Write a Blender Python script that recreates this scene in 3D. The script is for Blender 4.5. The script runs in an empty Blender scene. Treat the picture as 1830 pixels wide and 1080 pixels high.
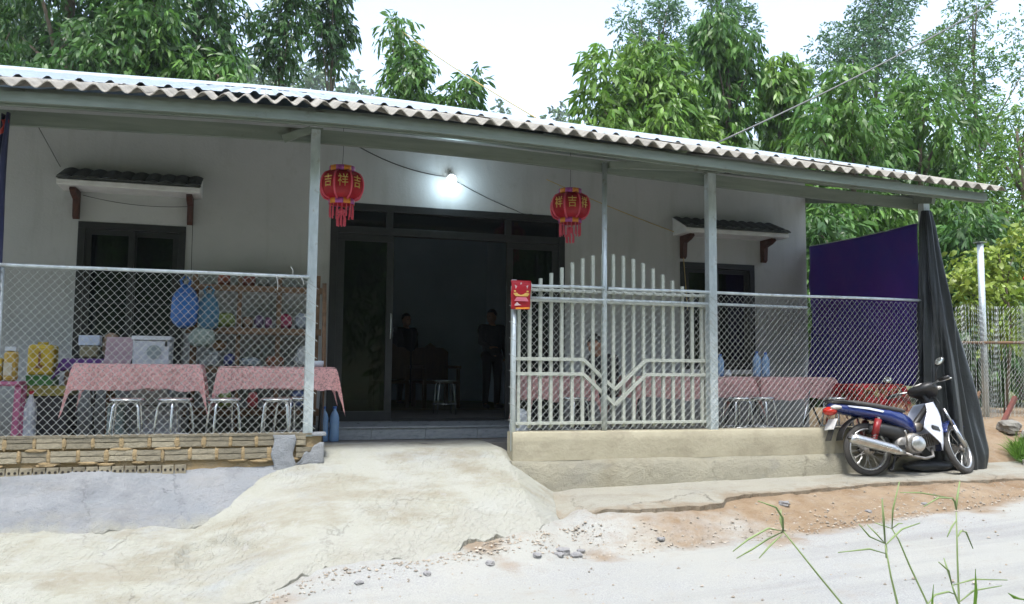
import bpy, math, random
import numpy as np
from mathutils import Vector, Matrix, noise as mn
random.seed(7); rng = np.random.default_rng(7)
R = math.radians
scene = bpy.context.scene
# ------------------------------------------------------------------ camera
cam_d = bpy.data.cameras.new('camera'); cam = bpy.data.objects.new('camera', cam_d)
scene.collection.objects.link(cam); scene.camera = cam
cam_d.sensor_width = 36.0; cam_d.lens = 36.0 * 1500 / 1830
cam_d.clip_start = 0.05; cam_d.clip_end = 2000
yaw, pitch, roll = R(16.9), math.atan(0.08), R(0.5)
_f = Vector((math.sin(yaw) * math.cos(pitch), math.cos(yaw) * math.cos(pitch), math.sin(pitch)))
_r = Vector((math.cos(yaw), -math.sin(yaw), 0)); _u = _r.cross(_f)
_r2 = _r * math.cos(roll) + _u * math.sin(roll); _u2 = _u * math.cos(roll) - _r * math.sin(roll)
_m = Matrix((_r2, _u2, -_f)).transposed().to_4x4(); _m.translation = (0, 0, 1.6)
cam.matrix_world = _m
# ------------------------------------------------------------------ world, sun, exposure
SUN_EL, SUN_AZ = 68.0, 200.0          # azimuth measured from +Y towards +X
HAZE = 0.0006
world = bpy.data.worlds.new('World'); scene.world = world; world.use_nodes = True
wn, wl = world.node_tree.nodes, world.node_tree.links
wn.clear()
w_out = wn.new('ShaderNodeOutputWorld'); w_bg = wn.new('ShaderNodeBackground')
sky = wn.new('ShaderNodeTexSky'); sky.sky_type = 'NISHITA'; sky.sun_disc = False
sky.sun_elevation = R(SUN_EL); sky.sun_rotation = R(SUN_AZ)
sky.dust_density = 1.6; sky.air_density = 1.0; sky.ozone_density = 1.0
hs = wn.new('ShaderNodeHueSaturation'); hs.inputs['Saturation'].default_value = 0.72; hs.inputs['Value'].default_value = 1.0
wl.new(sky.outputs[0], hs.inputs['Color']); wl.new(hs.outputs[0], w_bg.inputs['Color'])
w_bg.inputs['Strength'].default_value = 0.15
wl.new(w_bg.outputs[0], w_out.inputs['Surface'])
sun_d = bpy.data.lights.new('sun', 'SUN'); sun_d.energy = 1.5; sun_d.angle = R(14); sun_d.color = (1.0, 0.98, 0.94)
sun = bpy.data.objects.new('sun', sun_d); scene.collection.objects.link(sun)
sd = Vector((math.sin(R(SUN_AZ)) * math.cos(R(SUN_EL)), math.cos(R(SUN_AZ)) * math.cos(R(SUN_EL)), math.sin(R(SUN_EL))))
sun.rotation_euler = sd.to_track_quat('Z', 'Y').to_euler(); sun.location = sd * 60
scene.view_settings.view_transform = 'Standard'; scene.view_settings.look = 'None'
scene.view_settings.exposure = 1.72; scene.view_settings.gamma = 1.0
scene.view_settings.use_curve_mapping = False
try:
    scene.cycles.max_bounces = 6; scene.cycles.transparent_max_bounces = 14
    scene.cycles.caustics_reflective = False; scene.cycles.caustics_refractive = False
except Exception: pass
# ------------------------------------------------------------------ helpers
COL = scene.collection
WORLD = {}                                    # object -> world location of unrotated things
class MB:
    def __init__(s): s.v = []; s.f = []
    def add(s, v, f):
        b = len(s.v); s.v += [tuple(p) for p in v]; s.f += [tuple(b + i for i in q) for q in f]; return s
    def box(s, c, size, M=None):
        x, y, z = [k / 2 for k in size]; c = Vector(c)
        v = [Vector(p) for p in ((-x,-y,-z),(x,-y,-z),(x,y,-z),(-x,y,-z),(-x,-y,z),(x,-y,z),(x,y,z),(-x,y,z))]
        if M is not None: v = [M @ p for p in v]
        return s.add([p + c for p in v], [(0,3,2,1),(4,5,6,7),(0,1,5,4),(1,2,6,5),(2,3,7,6),(3,0,4,7)])
    def bx(s, x0, x1, y0, y1, z0, z1): return s.box(((x0+x1)/2,(y0+y1)/2,(z0+z1)/2), (x1-x0,y1-y0,z1-z0))
    def bar(s, p0, p1, w, h, up=(0,0,1)):
        p0, p1 = Vector(p0), Vector(p1); d = (p1 - p0).normalized(); up = Vector(up)
        a = d.cross(up)
        if a.length < 1e-4: a = d.cross(Vector((1,0,0)))
        a.normalize(); b = a.cross(d).normalized(); a = a * (w/2); b = b * (h/2)
        v = [p0-a-b, p0+a-b, p0+a+b, p0-a+b, p1-a-b, p1+a-b, p1+a+b, p1-a+b]
        return s.add(v, [(0,1,2,3),(7,6,5,4),(0,4,5,1),(1,5,6,2),(2,6,7,3),(3,7,4,0)])
    def tube(s, pts, r, n=8, caps=True, flat=1.0):
        pts = [Vector(p) for p in pts]; k = len(pts); rr = r if isinstance(r, (list, tuple)) else [r]*k
        v = []; f = []; pa = None
        for i, p in enumerate(pts):
            d = (pts[min(i+1,k-1)] - pts[max(i-1,0)])
            d = d.normalized() if d.length > 1e-9 else Vector((0,0,1))
            if pa is None:
                a = d.cross(Vector((0,0,1)))
                if a.length < 1e-3: a = d.cross(Vector((1,0,0)))
            else: a = pa - d * pa.dot(d)
            if a.length < 1e-6: a = d.orthogonal()
            a.normalize(); pa = a; b = d.cross(a)
            for j in range(n):
                t = 2*math.pi*j/n; v.append(p + a*(math.cos(t)*rr[i]) + b*(math.sin(t)*rr[i]*flat))
        for i in range(k-1):
            for j in range(n):
                f.append((i*n+j, i*n+(j+1)%n, (i+1)*n+(j+1)%n, (i+1)*n+j))
        if caps: f.append(tuple(range(n))[::-1]); f.append(tuple((k-1)*n+j for j in range(n)))
        return s.add(v, f)
    def lathe(s, prof, n=16, o=(0,0,0), M=None, cap=True):
        o = Vector(o); v = []; f = []
        for r, z in prof:
            for j in range(n):
                t = 2*math.pi*j/n; p = Vector((r*math.cos(t), r*math.sin(t), z))
                v.append((M @ p if M is not None else p) + o)
        for i in range(len(prof)-1):
            for j in range(n): f.append((i*n+j, i*n+(j+1)%n, (i+1)*n+(j+1)%n, (i+1)*n+j))
        if cap and prof[0][0] > 1e-5: f.append(tuple(range(n))[::-1])
        if cap and prof[-1][0] > 1e-5: f.append(tuple((len(prof)-1)*n+j for j in range(n)))
        return s.add(v, f)
    def ell(s, c, r, n=14, m=9, M=None, fn=None):
        c = Vector(c); v = []; f = []
        for i in range(m+1):
            ph = math.pi*i/m
            for j in range(n):
                t = 2*math.pi*j/n
                p = Vector((math.sin(ph)*math.cos(t), math.sin(ph)*math.sin(t), math.cos(ph)))
                if fn: p = fn(p)
                p = Vector((p.x*r[0], p.y*r[1], p.z*r[2])); v.append((M @ p if M is not None else p) + c)
        for i in range(m):
            for j in range(n): f.append((i*n+j, (i+1)*n+j, (i+1)*n+(j+1)%n, i*n+(j+1)%n))
        return s.add(v, f)
    def grid(s, nu, nv, fn):
        v = [fn(i/nu, j/nv) for j in range(nv+1) for i in range(nu+1)]
        f = [(j*(nu+1)+i, j*(nu+1)+i+1, (j+1)*(nu+1)+i+1, (j+1)*(nu+1)+i) for j in range(nv) for i in range(nu)]
        return s.add(v, f)
    def plate(s, outline, y0, y1):              # outline of (x,z), extruded along y
        n = len(outline); v = [(x,y0,z) for x,z in outline] + [(x,y1,z) for x,z in outline]
        f = [tuple(range(n)), tuple(range(2*n-1, n-1, -1))] + [(i, i+n, (i+1)%n+n, (i+1)%n) for i in range(n)]
        return s.add(v, f)
    def xf(s, M): s.v = [tuple(M @ Vector(p)) for p in s.v]; return s
    def mesh(s, name):
        me = bpy.data.meshes.new(name); me.from_pydata(s.v, [], s.f); me.update(); return me
    def build(s, name, mat, parent=None, smooth=False, local=False, bevel=0, solid=0, fix=False):
        vs = np.array(s.v, dtype=float)
        if local: o = Vector((0,0,0))
        else:
            lo, hi = vs.min(0), vs.max(0); o = Vector(((lo[0]+hi[0])/2, (lo[1]+hi[1])/2, lo[2]))
        me = bpy.data.meshes.new(name); me.from_pydata([tuple(p) for p in (vs - np.array(o))], [], s.f)
        me.update()
        if fix:
            import bmesh
            bm = bmesh.new(); bm.from_mesh(me); bmesh.ops.recalc_face_normals(bm, faces=bm.faces); bm.to_mesh(me); bm.free()
        if smooth: me.shade_smooth()
        if isinstance(mat, (list, tuple)):
            for m in mat: me.materials.append(m)
        else: me.materials.append(mat)
        ob = bpy.data.objects.new(name, me); COL.objects.link(ob)
        if parent is not None:
            ob.parent = parent
            ob.location = o if local else o - WORLD.get(parent.name, Vector((0,0,0)))
        else: ob.location = o
        WORLD[ob.name] = o.copy()
        if bevel:
            b = ob.modifiers.new('bevel', 'BEVEL'); b.width = bevel; b.segments = 2; b.limit_method = 'ANGLE'; b.angle_limit = R(40)
        if solid:
            b = ob.modifiers.new('solid', 'SOLIDIFY'); b.thickness = solid; b.offset = 0
        return ob
def tag(o, label, cat, group=None):
    o['label'] = label; o['category'] = cat
    if group: o['group'] = group
    return o
def struct(o, kind='structure'): o['kind'] = kind; return o
def thing(name, label, cat, loc=(0,0,0), rot=(0,0,0), group=None):
    o = bpy.data.objects.new(name, None); COL.objects.link(o); o.empty_display_size = .2
    o.location = loc; o.rotation_euler = rot; WORLD[o.name] = Vector(loc); return tag(o, label, cat, group)
def copy_of(ob, loc, parent=None):
    c = ob.copy(); COL.objects.link(c); c.location = loc; c.parent = parent; return c
def copy_tree(o, parent=None):
    c = o.copy(); COL.objects.link(c); c.parent = parent
    for ch in list(o.children): copy_tree(ch, c)
    return c
def sst(a, b, x):
    t = min(1, max(0, (x-a)/(b-a))); return t*t*(3-2*t)
def nz(x, y, z=0, s=1.0): return mn.noise((x*s, y*s, z*s))
def lerp(a, b, t): return a + (b-a)*t
def pl(pts, x):                                 # piecewise-linear
    if x <= pts[0][0]: return pts[0][1]
    for (a, b), (c, d) in zip(pts, pts[1:]):
        if x <= c: return b + (d-b)*(x-a)/(c-a)
    return pts[-1][1]
# ------------------------------------------------------------------ materials
def new_mat(name):
    m = bpy.data.materials.new(name); m.use_nodes = True; nt = m.node_tree; nt.nodes.clear()
    return m, nt.nodes, nt.links
def node(N, t, **kw):
    n = N.new(t)
    for k, v in kw.items():
        if k in n.inputs: n.inputs[k].default_value = v
        else: setattr(n, k, v)
    return n
def c4(c): return (*c, 1.0)
def pm(name, c1, c2=None, scale=6.0, rough=.6, metal=0.0, bump=0.0, bscale=None, lo=.35, hi=.65, island=0.0, trans=0.0,
       spec=.5, coat=0.0, stretch=None, dirt=None, dscale=3.0, dlo=.5, dhi=.7, alpha=1.0, rvar=.12, orand=0.0):
    m, N, L = new_mat(name); out = node(N, 'ShaderNodeOutputMaterial'); b = node(N, 'ShaderNodeBsdfPrincipled')
    b.inputs['Roughness'].default_value = rough; b.inputs['Metallic'].default_value = metal
    b.inputs['Specular IOR Level'].default_value = spec; b.inputs['Coat Weight'].default_value = coat
    b.inputs['Alpha'].default_value = alpha
    tc = node(N, 'ShaderNodeTexCoord'); vec = tc.outputs['Object']
    if stretch:
        mp = node(N, 'ShaderNodeMapping'); mp.inputs['Scale'].default_value = stretch; L.new(vec, mp.inputs[0]); vec = mp.outputs[0]
    col = None
    n1 = node(N, 'ShaderNodeTexNoise', Scale=scale, Detail=6.0, Roughness=.6); L.new(vec, n1.inputs['Vector'])
    if c2 is not None:
        r = node(N, 'ShaderNodeValToRGB'); r.color_ramp.elements[0].color = c4(c1); r.color_ramp.elements[1].color = c4(c2)
        r.color_ramp.elements[0].position = lo; r.color_ramp.elements[1].position = hi
        L.new(n1.outputs['Fac'], r.inputs[0]); col = r.outputs[0]
    else:
        rg = node(N, 'ShaderNodeRGB'); rg.outputs[0].default_value = c4(c1); col = rg.outputs[0]
    if dirt is not None:
        n2 = node(N, 'ShaderNodeTexNoise', Scale=dscale, Detail=8.0, Roughness=.65); L.new(tc.outputs['Object'], n2.inputs['Vector'])
        mr = node(N, 'ShaderNodeMapRange'); mr.inputs[1].default_value = dlo; mr.inputs[2].default_value = dhi
        L.new(n2.outputs['Fac'], mr.inputs[0])
        mx = node(N, 'ShaderNodeMix', data_type='RGBA'); L.new(mr.outputs[0], mx.inputs[0]); L.new(col, mx.inputs[6]); mx.inputs[7].default_value = c4(dirt)
        col = mx.outputs[2]
    if island:
        g = node(N, 'ShaderNodeNewGeometry'); h = node(N, 'ShaderNodeHueSaturation')
        mr = node(N, 'ShaderNodeMapRange'); mr.inputs[3].default_value = 1-island; mr.inputs[4].default_value = 1+island
        L.new(g.outputs['Random Per Island'], mr.inputs[0]); L.new(mr.outputs[0], h.inputs['Value']); L.new(col, h.inputs['Color']); col = h.outputs[0]
    if orand:
        oi = node(N, 'ShaderNodeObjectInfo'); h = node(N, 'ShaderNodeHueSaturation'); mr = node(N, 'ShaderNodeMapRange'); mr.inputs[3].default_value = 1-orand; mr.inputs[4].default_value = 1+orand*.6
        L.new(oi.outputs['Random'], mr.inputs[0]); L.new(mr.outputs[0], h.inputs['Value']); L.new(col, h.inputs['Color']); col = h.outputs[0]
    L.new(col, b.inputs['Base Color'])
    if rvar:
        mr = node(N, 'ShaderNodeMapRange'); mr.inputs[3].default_value = max(0, rough-rvar); mr.inputs[4].default_value = min(1, rough+rvar)
        L.new(n1.outputs['Fac'], mr.inputs[0]); L.new(mr.outputs[0], b.inputs['Roughness'])
    if bump:
        n3 = node(N, 'ShaderNodeTexNoise', Scale=bscale or scale*4, Detail=8.0, Roughness=.65); L.new(vec, n3.inputs['Vector'])
        bp = node(N, 'ShaderNodeBump', Strength=bump, Distance=.02); L.new(n3.outputs['Fac'], bp.inputs['Height']); L.new(bp.outputs[0], b.inputs['Normal'])
    sh = b.outputs[0]
    if trans:
        t = node(N, 'ShaderNodeBsdfTranslucent'); L.new(col, t.inputs['Color']); ms = node(N, 'ShaderNodeMixShader'); ms.inputs[0].default_value = trans
        L.new(sh, ms.inputs[1]); L.new(t.outputs[0], ms.inputs[2]); sh = ms.outputs[0]
    L.new(sh, out.inputs['Surface']); return m
def glass_mat(name, tint=(.35,.4,.4), rough=.02, refl=.9):
    m, N, L = new_mat(name); out = node(N, 'ShaderNodeOutputMaterial')
    t = node(N, 'ShaderNodeBsdfTransparent'); t.inputs[0].default_value = c4(tint)
    g = node(N, 'ShaderNodeBsdfGlossy', Roughness=rough); g.inputs[0].default_value = (refl,refl,refl,1)
    fr = node(N, 'ShaderNodeFresnel', IOR=1.5); ms = node(N, 'ShaderNodeMixShader')
    L.new(fr.outputs[0], ms.inputs[0]); L.new(t.outputs[0], ms.inputs[1]); L.new(g.outputs[0], ms.inputs[2]); L.new(ms.outputs[0], out.inputs[0])
    return m
def lace_mat(name, c, chole, scale=60, alpha=.55, amount=.42, hem=None):
    m, N, L = new_mat(name); out = node(N, 'ShaderNodeOutputMaterial'); b = node(N, 'ShaderNodeBsdfPrincipled', Roughness=.85)
    tc = node(N, 'ShaderNodeTexCoord'); n = node(N, 'ShaderNodeTexNoise', Scale=scale, Detail=3.0, Roughness=.6); L.new(tc.outputs['Object'], n.inputs['Vector'])
    v = node(N, 'ShaderNodeTexVoronoi', Scale=scale*.35); L.new(tc.outputs['Object'], v.inputs['Vector'])
    ad = node(N, 'ShaderNodeMath', operation='ADD'); L.new(n.outputs['Fac'], ad.inputs[0])
    ml = node(N, 'ShaderNodeMath', operation='MULTIPLY'); L.new(v.outputs['Distance'], ml.inputs[0]); ml.inputs[1].default_value = .35; L.new(ml.outputs[0], ad.inputs[1])
    mr = node(N, 'ShaderNodeMapRange'); mr.inputs[1].default_value = amount+.24; mr.inputs[2].default_value = amount+.31; L.new(ad.outputs[0], mr.inputs[0])
    b.inputs['Base Color'].default_value = c4(c)
    tl = node(N, 'ShaderNodeBsdfTranslucent'); tl.inputs[0].default_value = c4(c); m1 = node(N, 'ShaderNodeMixShader'); m1.inputs[0].default_value = .3
    L.new(b.outputs[0], m1.inputs[1]); L.new(tl.outputs[0], m1.inputs[2])
    tr = node(N, 'ShaderNodeBsdfTransparent'); m2 = node(N, 'ShaderNodeMixShader')
    mm = node(N, 'ShaderNodeMath', operation='MULTIPLY'); L.new(mr.outputs[0], mm.inputs[0]); mm.inputs[1].default_value = alpha
    L.new(mm.outputs[0], m2.inputs[0]); L.new(m1.outputs[0], m2.inputs[1]); L.new(tr.outputs[0], m2.inputs[2]); L.new(m2.outputs[0], out.inputs[0])
    return m
M = {}

M['white'] = pm('white_paint', (.72,.72,.70), (.62,.62,.60), scale=5, rough=.8, bump=.1)
M['room'] = pm('room_paint', (0.441,0.525,0.588), (0.378,0.462,0.525), scale=1, rough=.9)
M['frame'] = pm('door_frame', (.022,.023,.022), (.014,.015,.015), scale=9, rough=.42, bump=.03)
M['glass'] = glass_mat('window_glass', (.22,.25,.25))
M['tile_dark'] = pm('dark_roof_tile', (.060,.066,.060), (.03,.034,.03), scale=14, rough=.75, bump=.4, bscale=40)
M['wood'] = pm('bracket_wood', (.085,.03,.018), (.045,.017,.01), scale=7, rough=.6, stretch=(6,6,1), bump=.15)
M['fibro'] = pm('fibre_cement', (.335,.315,.265), (.225,.21,.175), scale=5, rough=.9, bump=.35, bscale=50, dirt=(.14,.125,.10), dscale=9, dlo=.52, dhi=.75)
M['zinc'] = pm('zinc_roof', (.60,.66,.70), (.50,.56,.60), scale=3, rough=.35, metal=.55, bump=.04, dirt=(.42,.40,.36), dscale=2.3, dlo=.6, dhi=.8)
M['purlin'] = pm('painted_purlin', (0.242,0.279,0.234), (0.180,0.211,0.180), scale=3, rough=.55, metal=.25, bump=.05, stretch=(0.450,5.400,5.400), dirt=(0.117,0.107,0.081), dscale=5, dlo=.6, dhi=.75)
M['galv'] = pm('galvanised_steel', (.62,.68,.69), (.42,.48,.49), scale=9, rough=.38, metal=.35, bump=.06, bscale=60, stretch=(1,1,.35), dirt=(.35,.33,.27), dscale=14, dlo=.58, dhi=.75)
M['wire'] = pm('galvanised_wire', (.44,.47,.45), (.33,.36,.34), scale=12, rough=.55, metal=.2)
M['gate'] = pm('gate_paint', (0.575,0.598,0.517), (0.460,0.483,0.414), scale=14, rough=.55, metal=.15, bump=.08, dirt=(0.253,0.230,0.161), dscale=16, dlo=.6, dhi=.78)
M['brick'] = pm('yellow_brick', (.31,.272,.19), (.225,.20,.145), scale=9, rough=.92, bump=.7, bscale=38, dirt=(.15,.135,.10), dscale=11, dlo=.52, dhi=.72, orand=.3)
M['mortar'] = pm('orange_mortar', (.33,.235,.115), (.28,.22,.13), scale=10, rough=.95, bump=.8, bscale=30)
M['hole'] = pm('hole_shade', (.03,.025,.02), rough=1)
M['lowwall'] = pm('low_wall_render', (0.379,0.347,0.250), (0.323,0.295,0.209), scale=3.5, rough=.92, bump=.45, bscale=22, dirt=(0.242,0.214,0.153), dscale=4, dlo=.52, dhi=.8)
M['footing'] = None
M['apron'] = None
M['marble'] = pm('marble_step', (0.200,0.224,0.240), (0.288,0.312,0.328), scale=4, rough=.3, stretch=(3.200,3.200,9.600), bump=.02)
M['floor'] = pm('porch_floor', (0.182,0.175,0.161), (0.140,0.133,0.122), scale=3, rough=.6, bump=.1, dirt=(0.224,0.203,0.161), dscale=2)
M['red'] = pm('lantern_red', (.55,.015,.03), (.40,.01,.02), scale=12, rough=.5, trans=.25)
M['rib'] = pm('lantern_rib', (.78,.11,.17), (.68,.08,.13), scale=12, rough=.4)
M['gold'] = pm('gold_foil', (.80,.54,.16), (.62,.36,.09), scale=30, rough=.35, metal=.2)
M['orange'] = pm('orange_band', (.80,.30,.03), (.7,.24,.03), scale=20, rough=.5)
M['violet'] = pm('violet_band', (.48,.10,.38), (.36,.07,.30), scale=20, rough=.5)
M['pink'] = lace_mat('pink_lace', (.88,.50,.48), (.3,.1,.1), scale=120, alpha=.42, amount=.46)
M['pinkhem'] = pm('pink_cloth', (.70,.20,.17), (.60,.16,.14), scale=30, rough=.85, trans=.3)
M['redlace'] = lace_mat('red_lace', (.50,.02,.03), (.3,0,0), scale=26, alpha=.7, amount=.36)
M['chrome'] = pm('stool_steel', (.72,.74,.74), (.60,.62,.62), scale=20, rough=.22, metal=.9)
M['black'] = pm('black_plastic', (.018,.018,.018), (.026,.026,.025), scale=15, rough=.45, bump=.03)
M['rubber'] = pm('tyre_rubber', (.035,.034,.032), (.06,.055,.048), scale=12, rough=.85, bump=.15)
M['seat'] = pm('seat_vinyl', (.045,.043,.04), (.07,.066,.058), scale=8, rough=.6, bump=.08, bscale=120)
M['blue'] = pm('bike_blue', (.014,.028,.14), (.010,.022,.11), scale=6, rough=.25, coat=.6, dirt=(.16,.15,.13), dscale=7, dlo=.62, dhi=.85)
M['bikewhite'] = pm('bike_white', (.66,.69,.76), (.58,.61,.68), scale=5, rough=.28, coat=.5, dirt=(.30,.26,.20), dscale=6, dlo=.6, dhi=.85)
M['alu'] = pm('engine_alloy', (.34,.33,.31), (.20,.19,.17), scale=18, rough=.5, metal=.7, bump=.2, dirt=(.13,.10,.07), dscale=12, dlo=.48, dhi=.7)
M['steel'] = pm('bright_steel', (.62,.62,.60), (.45,.45,.43), scale=14, rough=.3, metal=.85, dirt=(.25,.2,.14), dscale=16, dlo=.6, dhi=.75)
M['redshock'] = pm('red_spring', (0.270,0.018,0.018), (0.180,0.012,0.012), scale=20, rough=.4)
M['lens_red'] = pm('tail_lens', (.55,.03,.015), (.45,.02,.01), scale=9, rough=.12, coat=.6)
M['lens_clear'] = pm('clear_lens', (.65,.62,.58), (.5,.47,.42), scale=9, rough=.12, coat=.6)
M['plate'] = pm('plate_white', (.68,.68,.66), (.55,.55,.52), scale=20, rough=.4)
M['mirror'] = pm('mirror_glass', (.45,.46,.43), rough=.1, metal=.8, rvar=0)
M['ink'] = pm('black_ink', (.02,.02,.025), rough=.6)
M['purple'] = pm('purple_tarp', (.11,.032,.26), (.05,.036,.28), scale=1.1, rough=.5, bump=.6, bscale=4, trans=.45)
M['blacktarp'] = pm('black_tarp', (.014,.017,.018), (.009,.011,.012), scale=3, rough=.40, bump=.5, bscale=7, dirt=(.04,.042,.04), dscale=4, dlo=.58, dhi=.85)
M['bark'] = pm('tree_bark', (.17,.13,.09), (.10,.08,.055), scale=5, rough=.95, bump=.6, stretch=(3,3,.8))
M['skin'] = pm('skin', (.36,.19,.125), (.32,.165,.105), scale=8, rough=.6)
M['hair'] = pm('hair', (.012,.010,.009), (.02,.017,.014), scale=40, rough=.5)
M['darkcloth'] = pm('dark_cloth', (.022,.022,.026), (.03,.03,.034), scale=30, rough=.9, bump=.2)
M['greycloth'] = pm('grey_cloth', (.045,.05,.058), (.035,.038,.045), scale=30, rough=.9, bump=.2)
M['rackwood'] = pm('rack_wood', (.20,.115,.06), (.12,.07,.035), scale=6, rough=.75, stretch=(1,4,4), bump=.3)
M['chairwood'] = pm('varnished_wood', (.09,.04,.012), (.06,.025,.008), scale=5, rough=.45, stretch=(4,4,1))
M['stone'] = pm('stone', (0.300,0.285,0.247), (0.210,0.203,0.180), scale=9, rough=.95, bump=.8)
M['rubble'] = pm('grey_rubble', (0.210,0.210,0.217), (0.294,0.287,0.273), scale=14, rough=.95, bump=.7, island=.25)
M['gravel'] = pm('gravel', (0.294,0.245,0.182), (0.378,0.343,0.294), scale=14, rough=.95, bump=.4, island=.3)
def plaster_mat():
    m, N, L = new_mat('plaster'); out = node(N, 'ShaderNodeOutputMaterial'); b = node(N, 'ShaderNodeBsdfPrincipled', Roughness=.9); b.inputs['Specular IOR Level'].default_value = .2
    g = node(N, 'ShaderNodeNewGeometry')
    def ns(s, st=(1,1,1), d=7., r=.62):
        mp = node(N, 'ShaderNodeMapping'); mp.inputs['Scale'].default_value = st; L.new(g.outputs['Position'], mp.inputs[0]); n = node(N, 'ShaderNodeTexNoise', Scale=s, Detail=d, Roughness=r); L.new(mp.outputs[0], n.inputs['Vector']); return n.outputs['Fac']
    def mr(f, x, y, t0, t1):
        q = node(N, 'ShaderNodeMapRange'); q.inputs[1].default_value = x; q.inputs[2].default_value = y; q.inputs[3].default_value = t0; q.inputs[4].default_value = t1; L.new(f, q.inputs[0]); return q.outputs[0]
    def mix(f, A, col):
        x = node(N, 'ShaderNodeMix', data_type='RGBA'); L.new(f, x.inputs[0]); x.inputs[7].default_value = c4(col)
        if isinstance(A, tuple): x.inputs[6].default_value = c4(A)
        else: L.new(A, x.inputs[6])
        return x.outputs[2]
    col = mix(mr(ns(1.2), .35, .65, 0, 1), (.48,.49,.48), (.43,.44,.43))
    col = mix(mr(ns(1.6, (3,3,.35)), .52, .75, 0, .55), col, (.33,.33,.305))
    col = mix(mr(ns(5, (1,1,1), 9, .7), .58, .72, 0, .3), col, (.30,.29,.26))
    sp = node(N, 'ShaderNodeSeparateXYZ'); L.new(g.outputs['Position'], sp.inputs[0])
    ad = node(N, 'ShaderNodeMath', operation='ADD'); L.new(sp.outputs['Z'], ad.inputs[0]); L.new(mr(ns(3), 0, 1, -.3, .3), ad.inputs[1])
    col = mix(mr(ad.outputs[0], .95, 1.35, .6, 0), col, (.26,.235,.19))
    L.new(col, b.inputs['Base Color']); bp = node(N, 'ShaderNodeBump', Strength=.18, Distance=.02); L.new(ns(40, d=9.), bp.inputs['Height']); L.new(bp.outputs[0], b.inputs['Normal']); L.new(b.outputs[0], out.inputs[0]); return m
M['plaster'] = plaster_mat()
def plain(name, c, rough=.5, **k): return pm(name, c, tuple(x*.8 for x in c), scale=9, rough=rough, **k)
# ------------------------------------------------------------------ ground, road, forecourt
def roadz(x): return -.05 + .055*max(-10, min(12, x))
FRONT = [(-4.6, 5.5), (-1.2, 5.9), (-.3, 6.15), (.0, 6.25), (.45, 6.42), (.9, 6.47), (1.3, 6.5), (1.7, 6.6), (1.95, 6.72), (2.25, 6.75), (2.45, 6.95), (3.05, 7.02)]
SLABF = [(2.3, 7.5), (2.6, 7.3), (2.85, 7.08), (3.3, 6.97), (3.9, 6.95), (4.2, 7.02), (4.35, 7.2), (5.1, 7.27), (6.2, 7.36), (7.4, 7.28), (8.4, 7.22), (9.8, 7.2)]
def slabz(x): return lerp(.44, .54, (x-2.5)/5.5)
def ramp0(x, y):
    z = .83 - .42*(8.15-y) if y < 8.15 else .83
    if x < .5: z -= .25*(.5-x)**1.25
    if x > 2.36: z -= .62*(x-2.36)
    z = max(z, .30 - .36*(7.44-y) if x < 1.2 else -1)
    return max(z, roadz(x)+.012)
def gz(x, y):
    z = roadz(x)
    k = sst(2.15, 3.0, x); yf = lerp(pl(FRONT, x), pl(SLABF, x), k)
    ze_ = lerp(ramp0(x, pl(FRONT, x))+.002, slabz(x)-.10*(7.97-yf)-.032, k)
    z = lerp(z, max(z, ze_), sst(yf-.80, yf+.02, y)**1.2)
    if 5.5 < y < 7.6: z += (.030*nz(x, y, 31, 1.9)+.012*nz(x, y, 33, 6))*sst(yf-.5, yf-.05, y)*(1-.5*k)
    if y > 7.3: z += (1.0-z)*sst(7.45, 9.3, y)*max(sst(7.7, 8.6, x), sst(11, 13, y))
    if y < 3.2: z += .25*sst(3.0, 1.5, y) if False else .22*(1-sst(1.4, 3.2, y))
    return z
def spaced(a, b, lo, hi, st, grow=1.25):
    mid = list(np.arange(lo, hi+1e-6, st)); l = []; x = lo; s = st
    while x > a: s *= grow; x -= s; l.append(x)
    r = []; x = hi; s = st
    while x < b: s *= grow; x += s; r.append(x)
    return l[::-1] + mid + r
xs = spaced(-260, 300, -3.2, 9.6, .045); ys = spaced(-80, 420, 3.4, 8.4, .04)
YRE = [(-3, 6.0), (0, 6.12), (2, 6.4), (4, 6.25), (5.5, 6.35), (7.5, 6.62), (10, 6.9)]
gv = []; gd = []; gg = []
for y in ys:
    for x in xs:
        z = gz(x, y); near = 3 < y < 8.6 and -3.4 < x < 10
        e = pl(YRE, x) + .14*nz(x, y, 3, 1.1) + .05*nz(x, y, 1, 5)
        dm = sst(e-.12, e+.16, y) * (.12 + .88*sst(2.4, 4.8, x)) if y < 9.6 else 1.0
        dm *= .62 + .55*max(0, .5+nz(x, y, 8, 1.7)) if x < 4.6 else 1.0
        dm = max(dm, .75*sst(.16, .42, nz(x, y, 22, 1.9))*sst(e-.35, e, y))
        green = 0.0
        if y > 9.6 or y < 2.0: green = sst(10.5, 14, y) if y > 5 else 1-sst(1.0, 2.0, y)
        if near:
            z += .010*nz(x, y, 0, 1.6) + .004*nz(x, y, 5, 7)
            if y > e-.05: z += (.020*nz(x, y, 9, 5) + .010*nz(x, y, 4, 15))*sst(e-.05, e+.2, y)
            z += .0016*nz(x, y, 2, 22)
        else: z += .05*nz(x, y, 0, .3)
        gv.append((x, y, z)); gd.append(dm); gg.append(green)
nx_ = len(xs); ny_ = len(ys)
gf = [(j*nx_+i, j*nx_+i+1, (j+1)*nx_+i+1, (j+1)*nx_+i) for j in range(ny_-1) for i in range(nx_-1)]
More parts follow.
